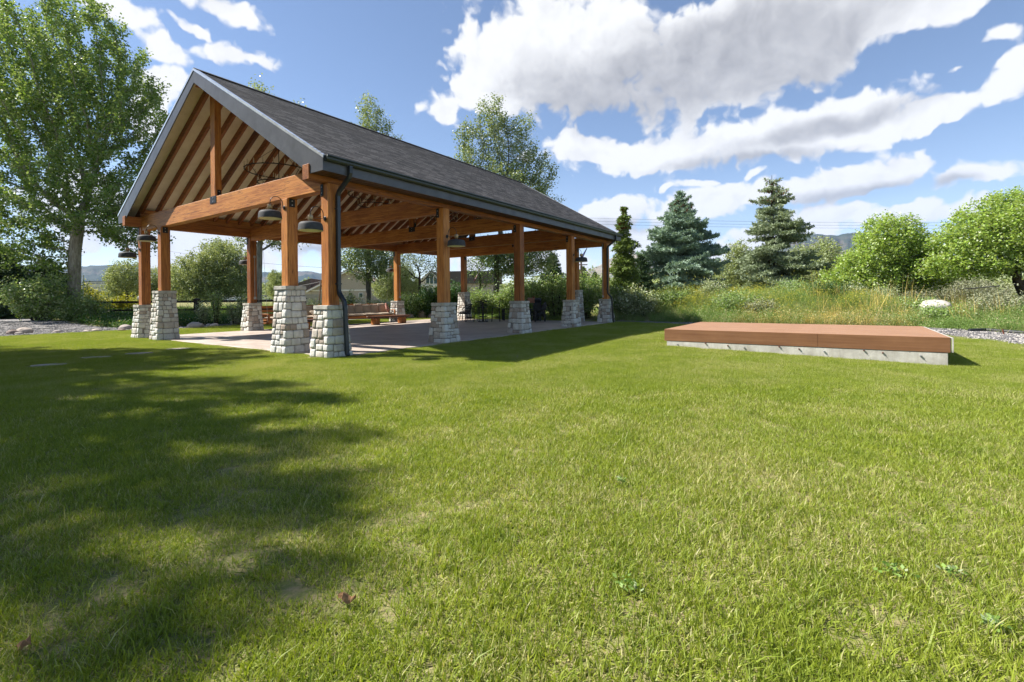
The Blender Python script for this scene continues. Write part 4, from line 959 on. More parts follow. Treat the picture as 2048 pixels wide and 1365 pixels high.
def leaf_clump(n,rad,h,ls,rg,up=.3):
    C=rg.normal(0,1,(n,3))*np.array([rad,rad,h*.28])+np.array([0,0,h*.5]); C[:,2]=np.clip(C[:,2],.02,h*1.2); A=unit(rg.normal(0,1,(n,3))+np.array([0,0,up])); B=unit(np.cross(A,rg.normal(0,1,(n,3))+np.array([0,0,1.5]))); Vn,F=kites(C,A,B,ls*rg.uniform(.6,1.3,n),.3); r=np.repeat(rg.random(n),4); r2=np.repeat(rg.random(n),4)
    return {'v':Vn,'f':F,'rnd':r,'rn2':r2}
def merge(*cs):
    d={'v':[],'f':[],'rnd':[],'rn2':[],'yel':[]}; o=0
    for c in cs:
        d['v'].append(c['v']); d['f'].append(c['f']+o); o+=len(c['v'])
        for k in ('rnd','rn2','yel'): d[k].append(c.get(k,np.zeros(len(c['v']))))
    return {'v':np.vstack(d['v']),'f':np.vstack(d['f']),**{k:np.concatenate(d[k]) for k in ('rnd','rn2','yel')}}
def field(poly,sp,rg,cond=None,jit=.5,uvspace=True):
    pu=[p[0] for p in poly];pv=[p[1] for p in poly]; gu,gv=np.meshgrid(np.arange(min(pu),max(pu),sp),np.arange(min(pv),max(pv),sp)); gu=gu.ravel()+rg.uniform(-jit,jit,gu.size)*sp; gv=gv.ravel()+rg.uniform(-jit,jit,gv.size)*sp
    k=inpoly(gu,gv,poly); gu=gu[k];gv=gv[k]; x=P0.x+gu*U.x+gv*V.x; y=P0.y+gu*U.y+gv*V.y
    k=(y>.9)&(np.abs(x)<y*1.12+1.6); 
    if cond is not None: k&=cond(gu,gv,x,y)
    return gu[k],gv[k],x[k],y[k]
# ================================================================== TREES
def big_cotton():
    k=1.17; b=(-21.3*k,23.5*k,0)
    ells=[(-21.6,23.5,12.3,3.7,3.6,4.6),(-18.7,23.5,9.8,2.4,2.8,3.6),(-24.6,24,11,2.8,3,5.2),(-20.3,23.5,6.4,4.0,3.2,2.4),(-18.0,23.2,4.6,1.8,1.8,1.4),(-24.6,23.2,5.2,2.6,2.4,2.3),(-22.5,22.8,3.6,1.8,1.5,1.0)]
    ells=[(e[0]*k,e[1]*k,1.3+(e[2]-1.3)*k,e[3]*k,e[4]*k,e[5]*k) for e in ells]
    return tree('cottonwood_tree','tall cottonwood with thick pale forked trunk at the left of the pavilion','tree',(b[0],b[1],h1(b[0],b[1])),[(0,0,-.1),(.05,0,1.9),(.1,0,3.9),(.4,0,5.9)],ells,2500,.36,.31,'leaf_cotton','bark_cotton',19,.15,.15,11,rleaf=.05,tip=.012,di=2.8,dk=.38,trop=(0,0,.12))
tc0=big_cotton()
for (x,y,rz,s,lab) in ((-19.6,8.6,5.1,.74,'third shade cottonwood, added out of view left of the lawn to thicken the shadow'),(-19.8,6.9,.9,.80,'extra shade cottonwood, added out of view left of the lawn to darken the shadow'),(-17.0,6.5,2.6,.82,'nearer of two cottonwoods standing left of the lawn and shading it'),(-18.9,10.2,4.0,.68,'farther of two cottonwoods standing left of the lawn and shading it')):  # first two are extra unseen copies, added to thicken the lawn shadow
    c=copy_tree(tc0); c.location=(x,y,0); c.rotation_euler=(0,0,rz); c.scale=(s,s,s); c['label']=lab; c['group']='cottonwoods that shade the lawn from the left'
def poplar(label,x,y,h,ells,seed,rt=.2,natt=420,per=14,trunk=None,ls=.14,name='poplar_tree',leaf='leaf_poplar',bk='bark_grey',spread=.19,group='poplars behind the pavilion',dk=.42):
    z=h1(x,y); return tree(name,label,'tree',(x,y,z),trunk or [(0,0,-.1),(.03,0,h*.14),(.1,0,h*.30)],ells,int(natt*3.0),.32,rt,leaf,bk,per,spread,ls,seed,group,di=2.4,dk=dk*.8,trop=(0,0,.28),tip=.008,rleaf=.04)
poplar('tall poplar with four pointed crowns rising above the middle of the roof',X(992,35),35,16,[(-1.0,35,13.1,1.25,1.1,3.3),(1.25,35,12.1,1.05,1,2.8),(-2.8,35,11.8,1.1,1,2.5),(2.5,35.3,9.9,1.15,1,2.3),(-3.8,35,9.9,1.1,1,1.7),(-.3,35,9,3.2,2.2,2.2),(.8,35,4.2,2.9,2.2,1.6),(-1.4,34.5,4.6,1.2,1.5,1.2),(3.9,35,8.3,.3,.4,.5)],31,.23,650,19)
poplar('poplar whose four rounded tips show over the roof right of the ridge middle',X(736,35),35,16,[(-10,35,13.5,1.2,1.1,2.8),(-8.7,35,12.3,1.0,.9,2.0),(-7.6,35,11.3,.75,.8,1.4),(-11.1,35,12.1,.95,.9,1.9),(-9.6,35,9.8,2.4,1.8,2.2),(-10.2,35,4.3,2.4,1.8,1.8),(-8.6,34.6,3.8,1.1,1.2,1.2)],33,.19,520,18)
poplar('aspen with pale trunk and bare lower twigs behind the left back post',X(517,32),32,16,[(-16.4,32,14.1,.85,.9,2.1),(-16.3,32,10,1.5,1.6,2.6),(-15.2,32,5.6,1.9,1.5,1.0),(-17.4,32,6.0,1.2,1.2,1.2)],35,.20,360,11,bk='bark_pale')
poplar('slim poplar whose small tip shows over the roof between two taller ones',X(583,34),34,15.5,[(-14.85,34,14.2,.55,.6,1.6),(-14.8,34,11,1.0,1.0,2.2)],37,.14,170,12)
poplar('small many-branched tree in front of the gabled house with tall windows',X(838,33),33,5,[(-6.4,33,3.9,1.3,1.2,1.0),(-5.2,33,3.4,1.0,1,.9),(-7.3,33,3.2,.9,.9,.8)],39,.09,260,9,trunk=[(0,0,-.1),(0,0,.8),(.05,0,1.7)],leaf='leaf_olive',bk='bark_dark',group='small garden trees behind the patio',ls=.10,name='garden_tree')
poplar('small dark tree right of the tall back pier of the pavilion',X(955,33),33,4.4,[(-2.1,33,3.3,1.1,1,.9),(-1.6,33,2.5,.8,.8,.6)],41,.07,170,9,trunk=[(0,0,-.1),(.1,0,.8),(.2,0,1.5)],leaf='leaf_cotton',bk='bark_dark',group='small garden trees behind the patio',ls=.10,name='garden_tree')
# willow mass left of centre
z=h1(-24.6,40)
wl=tree('willow_tree','broad grey-green willow filling the gap between the left posts','tree',(-24.6,40,z),[(0,0,-.1),(.2,0,.9),(.5,0,1.6)],[(-25,40,3.6,2.9,2.4,1.8),(-23.3,40,4.6,2.0,2,1.7),(-26.8,40,2.6,1.6,1.8,1.3),(-22.2,39.6,3,1.5,1.8,1.8),(-24.6,40.5,5.4,1.5,1.5,1.1),(-24,38.8,2.2,2.6,1.2,1.0)],2600,.28,.28,'leaf_olive','bark_dark',16,.17,.14,51,di=2,dk=.30,rleaf=.05)
z=h1(-31.5,40)
ov_=tree('olive_tree','silvery green tree behind the sign at the left','tree',(-31.8,40,z),[(0,0,-.1),(0,0,1.2)],[(-31.8,40,3.4,1.5,1.5,1.4),(-30.3,40,2.6,1.0,1.2,1.1),(-32.6,40,2.2,1.1,1,1)],900,.28,.12,'leaf_olive','bark_dark',15,.16,.13,53,di=2,dk=.30,rleaf=.05)
for (src,px,Y,sc_,rz,lab) in ((wl,562,47,.62,2.2,'smaller willow seen between the back post and the tall front pier'),(ov_,338,42,.95,1.1,'silvery green tree just right of the tall left post'),(ov_,238,47,.9,2.5,'green tree rising behind the low yellow shrubs'),(wl,800,50,.75,4.1,'willow crown behind the back pier with the lamp')):
    c=copy_tree(src); c.location=(X(px,Y),Y,h1(X(px,Y),Y)); c.scale=(sc_,)*3; c.rotation_euler=(0,0,rz); c['label']=lab; c['group']='grey-green trees beyond the fence'
# conifers on the weedy bank and beyond
bulge=lambda f: (1-f)**.72*(.93+.25*math.sin(f*7))
spruce('blue_spruce','dense full blue spruce on the weedy bank, left of the open one',(X(1362,32),32,.85),7.4,3.0,'needle_blue',61,nwh=24,prof=lambda f:float(np.interp(1-f,[0,.10,.24,.45,.66,1],[.01,.12,.36,.74,.95,1.0]))*(.93+.10*math.sin(f*23)),group='large spruces on the bank',dens=1.15,z0=.02,up=.75,tuft=.19,droop=-.06)
spruce('blue_spruce','taller open spruce with long uneven branches, right of the dense one',(X(1546,34),34,.85),8.9,3.75,'needle_grey',63,nwh=13,prof=lambda f:(1.05-f*.98)*(.72+.36*abs(math.sin(f*13+1))),group='large spruces on the bank',dens=1.0,z0=.05,up=.55,droop=.02,tuft=.19,asym=lambda a,f: 1+.30*math.cos(a)*(.5 if f<.6 else .1))
spruce('drooping_spruce','narrow drooping yellow-green spruce at the far right end of the pavilion',(X(1249,27),27,.2),6.1,1.15,'needle_green',65,nwh=24,prof=lambda f:float(np.interp(f,[0,.3,.55,.8,1],[1.15,1.0,.72,.42,.12]))*(.8+.3*math.sin(f*31)),droop=.5,up=.15,z0=.02,tuft=.16,dens=1.1)
spruce('dark_spruce','small dark spruce half hidden behind the drooping spruce',(X(1283,31),31,.5),3.4,1.2,'needle_dark',67,nwh=16,cones=False,up=.5,z0=.03)
f0=spruce('distant_spruce','distant spruce with bare pointed top, between the third and fourth posts',(X(1106,60),60,.9),5.9,2.2,'needle_dark',69,nwh=18,group='distant spruces seen under the roof',tuft=.24,up=.4,dens=.8)
for (px,Y,s,lab) in ((1166,66,.88,'distant brown-topped spruce behind the power pole'),(1190,64,.72,'lower distant spruce right of the power pole'),(1086,68,.75,'lower distant spruce on the left of the pointed one')):
    c=copy_tree(f0); c.location=(X(px,Y),Y,h1(X(px,Y),Y)); c.scale=(s,s,s); c.rotation_euler=(0,0,px); c['label']=lab
dkc=spruce('dark_spruce','dark conifer mass behind the bushes at the far left edge',(X(10,31),31,.3),4.6,3.2,'needle_dark',71,nwh=16,cones=False,up=.3,z0=.02,tuft=.22,group='dark conifers behind the left bushes')
c=copy_tree(dkc); c.location=(X(95,33),33,.3); c.rotation_euler=(0,0,2); c.scale=(1,1,.85); c['label']='dark conifer mass directly behind the cottonwood trunk'
# olives behind the spruces
oz=lambda x,y:h1(x,y)
ol=tree('russian_olive','grey-green olive tree between the two large spruces','tree',(X(1478,48),48,oz(X(1478,48),48)),[(0,0,-.1),(.2,0,1.3),(.2,0,2.2)],[(X(1475,48),48,5.2,1.4,1.3,1.6),(X(1455,48),48,3.9,1.1,1.3,1.2),(X(1505,48),48,4.2,1.3,1.3,1.5),(X(1480,48),48,3.2,2.2,1.4,1.2)],1000,.32,.14,'leaf_olive','bark_dark',13,.19,.17,81,'pale olive trees behind the spruces',di=2.4,dk=.34,rleaf=.05)
for (px,Y,s,rz,lab) in ((1600,50,.95,2,'grey-green olive tree just right of the open spruce'),(1650,46,1.0,4,'pale olive tree below the dark mountain, farther right'),(1700,52,.9,5,'pale olive tree left behind the young green maple'),(1545,52,.9,1,'olive tree hidden behind the open spruce'),(1880,46,.8,3,'olive tree seen through the gap between the two maples')):
    c=copy_tree(ol); c.location=(X(px,Y),Y,oz(X(px,Y),Y)); c.scale=(s,s,s); c.rotation_euler=(0,0,rz); c['label']=lab
for i,(px,Y,h,w_,lab) in enumerate(((1845,33,3.1,4.5,'tangle of grey leafless shrubs beyond the white boulder'),(1915,34,3.3,4.5,'pale dry shrub right of the gap between the maples'),(1975,33,2.6,4,'grey-green shrub under the big maple'))):
    bush(lab,X(px,Y),Y,w_,h-.6,'leaf_grey',91+i,5200,.11,46,group='dry shrubs beyond the right bank',bm='bark_pale')
# maples at right
mz=h1(22.6,28)
tree('maple_tree','lower green maple with pale blossom, left of the big spreading one','tree',(22.9,28,mz),[(0,0,-.1),(-.1,0,.5),(0,0,.9)],[(21.2,27.8,1.9,1.8,1.4,.8),(24.4,28,2.1,1.3,1.3,.8),(22.3,28,4.3,1.7,1.8,1.8),(23.7,28,3.6,1.5,1.6,1.4),(20.8,28,3.0,1.5,1.4,1.1),(19.3,28,2.2,1.1,1.1,.8),(22.8,28,2.4,2.4,1.8,.9),(25,28.3,2.9,1.0,1.3,1.1)],3000,.26,.15,'leaf_maple','bark_dark',16,.14,.13,101,'green maples on the right bank',di=1.8,dk=.25,rleaf=.05,flat=.7,trop=(0,0,.03))
tree('maple_tree','big spreading bright green maple at the right edge','tree',(27.3,25.0,.3),[(0,0,-.3),(-.3,0,.8),(-.8,0,1.6)],[(23.2,25,2.7,1.5,1.6,.8),(25.8,25,4.4,2.6,2.6,1.9),(28.8,25,4.3,2.6,2.6,2.1),(23.6,25,3.7,1.6,1.8,1.3),(27.2,25,5.6,2.2,2,1.2),(25.2,24.6,2.8,2.6,2,.8),(30.5,25,3.4,2,2,1.6)],4200,.27,.25,'leaf_maple','bark_dark',16,.14,.13,103,'green maples on the right bank',di=1.9,dk=.26,rleaf=.05,flat=.7,trop=(0,0,.02))
# far wood closing the horizon
def treeline():
    rg=rngv(301); C=[]
    for (a0,a1,Y,hh) in ((-400,700,125,4.2),(150,900,140,3.6),(700,1500,120,4.4),(1300,2400,80,4.6)):
        n=int((a1-a0)/9)
        for i in range(n):
            px=a0+(a1-a0)*i/n+rg.normal(0,6); y=Y+rg.normal(0,7); x=X(px,y); h_=hh*rg.uniform(.55,1.15); w=rg.uniform(1.6,3.4); p=unit(rg.normal(0,1,(46,3)))*np.array([w,w,h_*.52])+np.array([x,y,h1(x,y)+h_*.52]); C.append(p)
    C=np.vstack(C); Vn,F,a,b=leaves(C,9,.35,.55,rg,w=.4); o=np_obj('distant_woods',Vn,F,{'rnd':('FLOAT',a),'rn2':('FLOAT',b)},mat='leaf_olive'); tag(o,'low far-off belt of woods closing the view beyond the houses','woods',kind='stuff')
treeline()
# ---- shrubs
B=bush
G1='leafy bushes around the left bed'
B('big leafy bush at the far left edge of the picture',X(18,31),31,5.0,2.5,'leaf_bush',111,16000,.13,48,group=G1,upr=.3)
B('bushy mass at the foot of the cottonwood on its left',X(84,26.6),26.6,4.0,2.5,'leaf_bush',112,15000,.12,48,group=G1,upr=.3)
B('lower bush growing right of the cottonwood trunk',X(150,26.6),26.6,3.0,1.3,'leaf_bush',113,8000,.11,32,group=G1)
G2='yellow-leaved shrubs beyond the rail fence'
B('round yellow shrub just right of the cottonwood trunk',X(163,33),33,2.9,2.3,'leaf_yellow',115,9000,.11,34,group=G2)
B('low spreading yellow shrub below the brown sign post',X(218,36),36,1.9,1.35,'leaf_yellow',116,5000,.11,22,group=G2)
B('low yellow shrub beside the left corner post',X(252,36),36,2.0,1.55,'leaf_yellow',117,5500,.11,24,group=G2)
G3='young pale-leaved saplings near the fence'
for i,(px,Y,w_,h,lab) in enumerate(((431,24,.75,1.75,'tall pale green sapling in front of the rail fence'),(405,24.4,.8,1.25,'shorter pale sapling by the fence post cap'),(470,24.6,1.1,1.15,'low leafy sapling before the parked white car'),(486,25,.7,1.5,'pale twiggy sapling left of the back post'))):
    B(lab,X(px,Y),Y,w_,h,'leaf_pale' if i!=0 else 'leaf_bush',121+i,1500,.075,14,group=G3,name='sapling',cat='sapling',upr=.9)
G4='pale flowering bushes behind the swings'
for i,(px,w_,h,lab) in enumerate(((632,1.9,1.5,'white-leaved bush seen between the two front posts'),(690,1.3,1.8,'green bush close behind the downspout'),(708,1.2,2.3,'slim pale bush left of the poplar trunk'),(752,1.7,1.6,'pale bush right of the poplar trunk'),(776,1.8,1.4,'cream bush before the parked car by the back post'))):
    B(lab,X(px,31),31,w_,h*.8,'leaf_pale' if i!=1 else 'leaf_bush',131+i,3000,.085,18,group=G4,upr=.5)
G5='green bushes behind the back of the patio'
for i,(px,Y,w_,h,mt,lab) in enumerate(((818,31.5,2.4,1.6,'leaf_bush','dark green bush right of the back pier with the lamp'),(862,31.5,2.6,2.0,'leaf_dark','dark bush behind the rounded boulder'),(903,31.5,2.6,2.3,'leaf_dark','tall dark bush behind the second post'),(960,31,2.2,1.7,'leaf_bush','green bush behind the bar table'),(1008,31,2.6,1.75,'leaf_bush','pale green bush behind the left armchair'),
    (1062,28.5,2.6,2.3,'leaf_bush','tall leafy bush behind the third post'),(1112,28,2.7,2.6,'leaf_bush','tall leafy bush between the third and fourth posts'),(1168,27.5,2.8,2.75,'leaf_bush','tall leafy bush filling the last bay of the pavilion'),(1222,26.8,2.2,2.2,'leaf_bush','leafy bush behind the far corner downspout'),(1262,25.6,1.9,1.7,'leaf_pale','pale-leaved bush with reddish stems below the drooping spruce'),(1292,25.5,1.5,1.3,'leaf_pale','small grey-green bush at the left end of the weedy bank'))):
    B(lab,X(px,Y),Y,w_,h,mt,141+i,8000 if mt!='leaf_pale' else 4000,.105 if i<5 else .11,30,group=G5,upr=.45)
G6='leafy clumps along the foot of the right bank'
for i,(px,Y,w_,h,mt,lab) in enumerate(((1470,23.6,2.2,1.0,'leaf_bush','dark green feathery clump behind the middle of the stage'),(1520,22.6,1.5,.7,'leaf_grey','low grey-leaved plant behind the stage'),(1885,18.9,2.0,.42,'leaf_bush','bright green weeds in front of the white boulder'),(1830,20.5,1.6,.6,'leaf_bush','green weeds left of the white boulder'),(1352,26,2.2,1.0,'leaf_bush','rounded green clump below the dense blue spruce'),(1425,27,1.8,1.1,'leaf_pale','pale feathery clump right of the dense blue spruce'),(1590,26.5,2.6,1.05,'leaf_bush','broad green clump on the bank below the open spruce'),(1655,23.5,1.7,.8,'leaf_dark','dark low clump behind the right half of the stage'),(1980,19.3,2.3,.75,'leaf_grey','silvery thistles right of the white boulder'),(2035,19.5,2.4,.85,'leaf_grey','silvery thistles at the right edge'),(1760,25,2.2,.9,'leaf_pale','pale shrub below the lower maple'),(1690,25,2.0,.8,'leaf_pale','pale blossoming shrub left of the lower maple'))):
    B(lab,X(px,Y),Y,w_,h,mt,161+i,4200,.075,24,group=G6,upr=.6,name='weed_clump',cat='weeds')
# ================================================================== GROUND COVER
rg=rngv(5)
deckin=lambda u,v:(u>5.48)&(u<9.2)&(v>-11.0)&(v<-5.7)
pat=lambda u,v:(u>PA[0]+.02)&(u<PA[2])&(v>PA[1]+.02)&(v<PA[3])
def lawn():
    global pavers
    S_=.42
    def cond(u,v,x,y):
        k=~deckin(u,v)&~(pat(u-.0,v-.0)&(u>PA[0]+.12)&(v>PA[1]+.12)&(u<PA[2]-.12)&(v<PA[3]-.12))
        for (px_,py_,a_,b_) in pavers: k&=((np.abs(x-px_)>a_*.5)|(np.abs(y-py_)>b_*.5))
        return k
    u,v,x,y=field(LAWN,.27,rg,cond,jit=.45)
    edge=pat(u-.2,v-.2)|pat(u+.2,v+.2)|pat(u-.2,v+.2)|pat(u+.2,v-.2); k=~(edge&(rg.random(len(u))<.35)); u,v,x,y=u[k],v[k],x[k],y[k]
    near=y<6.5; n=len(x); var=np.where(near,rg.integers(0,3,n),3+rg.integers(0,3,n)); nz=np.array([noise.noise(Vector((a*.35,b*.35,3))) for a,b in zip(x,y)])
    n2=np.array([noise.noise(Vector((a*1.3,b*1.3,8))) for a,b in zip(x,y)])
    scl=(1.0+.24*nz+.22*n2+rg.uniform(-.12,.18,n)); small=edge[k]; scl=np.where(small,scl*.55,scl)
    cl=[]
    for i in range(3): cl.append(merge(blade_clump(3300,.46,.020,.048,.0017,rg,.62),blade_clump(1000,.46,.015,.035,.0020,rg,1.25,curl=.2),blade_clump(7,.46,.06,.11,.0018,rg,.25,curl=.3)))
    for i in range(3): cl.append(merge(blade_clump(820,.46,.028,.058,.0040,rg,.52),blade_clump(220,.46,.03,.05,.006,rg,1.25,curl=.2),blade_clump(8,.46,.07,.11,.004,rg,.25)))
    P=np.c_[x,y,H(x,y)]; scatter('lawn_grass','mown green lawn with straw-coloured patches',P,rg.random(n)*6.283,np.clip(scl,np.where(small,.4,.78),1.5),var,cl,'lawn_grass','lawn')
    print('lawn pts',n)
pavers=[(X(97,9.75),9.75,.60,.30),(X(192,11.0),11.0,.60,.30),(X(277,11.75),11.75,.58,.28),(X(357,12.75),12.75,.58,.28),(X(-10,8.9),8.9,.60,.30)]
for i,(x,y,a,b) in enumerate(pavers[:4]):
    bm=bmesh.new(); bmesh.ops.create_circle(bm,cap_ends=True,segments=14,radius=1); 
    r=bmesh.ops.extrude_face_region(bm,geom=bm.faces[:]); vs=[e for e in r['geom'] if isinstance(e,bmesh.types.BMVert)]
    for v in vs: v.co.z=1
    for v in bm.verts:
        k=1+.12*noise.noise(v.co*1.5+Vector((i*3,0,0))); v.co=Vector((v.co.x*a*.5*k,v.co.y*b*.5*k,-.06+v.co.z*.084))
    me=bpy.data.meshes.new('stepping_stone'); bm.to_mesh(me); bm.free(); me.materials.append(MATS['paver']); o=bpy.data.objects.new('stepping_stone',me); COL.objects.link(o); o.location=(x,y,0); o.rotation_euler=(0,0,.4)
    tag(o,('flat stepping stone sunk in the shaded grass, nearest one visible','second stepping stone sunk in the shaded grass','third stepping stone in the lawn, counted from the left','stepping stone in the sunny grass nearest the patio')[i],'stone','stepping stones crossing the lawn')
lawn()
def cover(name,label,poly,sp,clumps,mat,scr=(.7,1.2),cond=None,cat='weeds',seed=0):
    rg=rngv(seed+77); u,v,x,y=field(poly,sp,rg,cond); n=len(x); z=H(x,y); 
    nzz=np.array([noise.noise(Vector((a*.55,b*.55,seed)))+.5*noise.noise(Vector((a*1.6,b*1.6,seed))) for a,b in zip(x,y)]); scatter(name,label,np.c_[x,y,z],rg.random(n)*6.283,np.clip(rg.uniform(scr[0],scr[1],n)*(1+.55*nzz),.3,1.6),rg.integers(0,len(clumps),n),clumps,mat,cat); print(name,n)
rg=rngv(9)
bx_=X(1870,20.0)/20.0
rock_gap=lambda u,v,x,y:~((np.abs(x/y-bx_)*y<.68)&(y>17.6)&(y<20.6))
BANK=[(17.2,1.5),(17.0,-3),(16.8,-8),(16.9,-11.6),(16.4,-12.9),(16.4,-13.6),(15.7,-14.4),(15.2,-22),(30,-30),(34,-12),(31,0),(24,2.5)]
tall=[merge(blade_clump(120,.5,.35,.8,.006,rg,.30,rad=.17,curl=.35),blade_clump(40,.5,.15,.4,.008,rg,.5,rad=.2),leaf_clump(230,.2,.65,.05,rg,1.)) for _ in range(4)]
cover('meadow_grass','tall green and tan meadow grass covering the right bank',BANK,.36,tall,'meadow_grass',(.40,.88),lambda u,v,x,y:rock_gap(u,v,x,y),'grass',1)
fl=[merge(blade_clump(60,.5,.5,.95,.007,rg,.22,rad=.16,curl=.2,yel=5),leaf_clump(170,.2,.6,.04,rg,1.)) for _ in range(3)]
cover('flowering_weeds','tall weeds topped with yellow flowers on the right bank',BANK,.62,fl,'mustard',(.5,.95),lambda u,v,x,y:(v>-11)&(u>18.2),'weeds',2)
tn=[merge(blade_clump(80,.5,.3,.7,.006,rg,.3,rad=.18,curl=.3),leaf_clump(240,.22,.5,.04,rg,.8)) for _ in range(2)]
cover('dry_weeds','yellowish dry weeds on the bank behind the right half of the stage',[(16.9,-5.5),(16.8,-11.8),(19.2,-12.5),(19.5,-6)],.34,tn,'tan_grass',(.5,.95),rock_gap,'weeds',3)
sk=[merge(blade_clump(16,.5,.9,1.5,.012,rg,.16,rad=.25,curl=.1)) for _ in range(2)]
cover('dry_stalks','pale dry weed stalks standing on the bank around the white boulder',[(17.5,-8.5),(18,-14.5),(22,-15),(22,-8)],.75,sk,'tan_grass',(.6,1.1),rock_gap,'stalks',4)
lf=[merge(leaf_clump(420,.24,.30,.065,rg,.8),blade_clump(60,.5,.2,.45,.008,rg,.5,rad=.2)) for _ in range(3)]
cover('green_ground_cover','low leafy ground cover filling the left bed',[(2.0,18.7),(3.3,17.3),(6,17.5),(13,17.2),(16.5,14.2),(22,16),(22,34),(2.2,34),(1.7,22)],.40,lf,'dark_grass',(.7,1.25),None,'ground cover',5)
se=[blade_clump(95,.5,.55,.95,.007,rg,.2,rad=.2,curl=.25) for _ in range(2)]
cover('seeding_grass','tall pale seeding grass along the rail fence',[(6.5,19.5),(13,17.8),(17,19),(14,25),(8,27),(5,24)],.42,se,'meadow_grass',(.7,1.1),None,'grass',6)
lf2=[merge(leaf_clump(300,.24,.30,.06,rg,.8),blade_clump(50,.5,.2,.4,.008,rg,.5,rad=.2)) for _ in range(2)]
cover('shrubby_undergrowth','low undergrowth between the patio lawn and the bushes behind',[(16.9,2.5),(16.9,9),(16.6,13.5),(22,16),(26,14),(24,3)],.42,lf2,'meadow_grass',(.5,1.0),None,'undergrowth',7)
cover('low_weeds','short green weeds in front of the white boulder',[(16.9,-9.5),(16.9,-11.6),(16.4,-12.9),(16.4,-13.6),(18.5,-14.5),(19.5,-9.5)],.30,[merge(leaf_clump(260,.2,.22,.045,rg,.8),blade_clump(60,.4,.12,.3,.006,rg,.5,rad=.17)) for _ in range(2)],'meadow_grass',(.6,1.1),None,'weeds',8)
# pebbles
def pebbles():
    rg=rngv(21); cl=[]
    for i in range(3):
        Vv=[];Ff=[]
        for k in range(60):
            bm=bmesh.new(); bmesh.ops.create_icosphere(bm,subdivisions=1,radius=rg.uniform(.012,.028)); s=rg.uniform(.7,1.3,3); c=np.array([*rg.uniform(-.3,.3,2),.012]); o=len(Vv)
            for v in bm.verts: Vv.append(np.array(v.co)*s*np.array([1,1,.65])+c)
            Ff+= [[v.index+o for v in f.verts] for f in bm.faces]; bm.free()
        Vv=np.array(Vv); n=len(Vv)//12; cl.append({'v':Vv,'f':np.array(Ff),'rnd':np.repeat(rg.random(n),12),'rn2':np.ones(len(Vv))})
    u,v,x,y=field(GR,.42,rg,lambda u,v,x,y:y<22); u2,v2,x2,y2=field(GL,.5,rg,lambda u,v,x,y:y<26); x=np.r_[x,x2];y=np.r_[y,y2]; n=len(x)
    # quads only mesh helper: make degenerate-free by tri->quad duplication is avoided, use separate path
    for c in cl: c['f']=np.c_[c['f'],c['f'][:,2]] if False else c['f']
    return cl,x,y,n
def scatter_tri():
    cl,x,y,n=pebbles(); rg=rngv(22)
    t=NT('pebble'); f=t.attr('rnd').outputs['Fac']; t.col(t.ramp(f,[(0,(.06,.06,.065)),(.4,(.15,.145,.145)),(.7,(.27,.25,.23)),(1,(.50,.46,.41))])); t.set(.8)
    ob=scatter('pebbles','loose pebbles lying on the gravel',np.c_[x,y,H(x,y)+.012],rg.random(n)*6.283,rg.uniform(.7,1.2,n),rg.integers(0,3,n),cl,'pebble','pebbles')
scatter_tri()
# small broad-leaved weeds, dry leaf and straw in the lawn
for i,(px,py,s,mt,lab) in enumerate(((1240,970,.05,'leaf_bush','small broad-leaved weed in the middle of the lawn'),(1250,1185,.07,'leaf_bush','dark broad-leaved weed in the near lawn left of centre right'),(1780,1160,.09,'leaf_bush','patch of clover-like weed in the near right lawn'),(1900,1165,.06,'leaf_bush','yellow-green weed in the near right lawn'),(1982,1272,.05,'leaf_bush','small weed in the lower right corner'),(1770,710,.09,'leaf_bush','dandelion leaves at the foot of the stage footing'))):
    x,y=px2g=((px-EX),0)[0],0; Y=FP*1.3/(py-YH+.0101*(px-EX)); x=X(px,Y); rg=rngv(200+i); c=leaf_clump(44,s*.32,.03,.026,rg,.3); c['v'][:,2]*=.8; o=np_obj('broadleaf_weed',c['v'],c['f'],{'rnd':('FLOAT',c['rnd']),'rn2':('FLOAT',c['rn2'])},mat=mt); o.location=(x,Y,h1(x,Y)+.02); tag(o,lab,'weed','broad-leaved weeds in the lawn')
for i,(px,py,lab) in enumerate(((688,1216,'curled brown dry leaf lying on the near lawn'),(42,1312,'brown dry leaf at the lower left corner of the lawn'))):
    Y=FP*1.3/(py-YH+.0101*(px-EX)); x=X(px,Y); m=MB(); n=7
    for a in range(n):
        for b in range(4):
            f=lambda i,j:Vector(((i/n-.5)*.075,(j/4-.5)*.045*math.sin(math.pi*min(.97,max(.05,i/n))),.012*math.cos((j/4-.5)*4)+.01*math.sin(i)))
            m.add([f(a,b),f(a+1,b),f(a+1,b+1),f(a,b+1)],[(0,1,2,3)])
    o=m.build('fallen_leaf','dry_leaf'); o.location=(x,Y,.045); o.rotation_euler=(.2,.1,i*2); tag(o,lab,'leaf','dry leaves on the lawn')
# ================================================================== ROCKS
def rock(px,Y,w,h,lab,seed,mat='boulder',d=None,sink=.25,rz=0,group='cobbles and boulders edging the beds'):
    bm=bmesh.new(); bmesh.ops.create_icosphere(bm,subdivisions=4,radius=1)
    for v in bm.verts:
        n=1+.14*noise.noise(v.co*1.2+Vector((seed,0,0)))+.05*noise.noise(v.co*3.5+Vector((0,seed,0)))+.015*noise.noise(v.co*11+Vector((0,seed,0))); v.co=v.co*n; v.co=Vector((v.co.x*w/2,v.co.y*(d or w*.8)/2,v.co.z*h/2))
    me=bpy.data.meshes.new('boulder'); bm.to_mesh(me); bm.free(); me.polygons.foreach_set('use_smooth',[True]*len(me.polygons)); me.materials.append(MATS[mat]); o=bpy.data.objects.new('boulder',me); COL.objects.link(o)
    x=X(px,Y); o.location=(x,Y,h1(x,Y)+h/2-h*sink); o.rotation_euler=(0,0,rz); tag(o,lab,'rock',group)
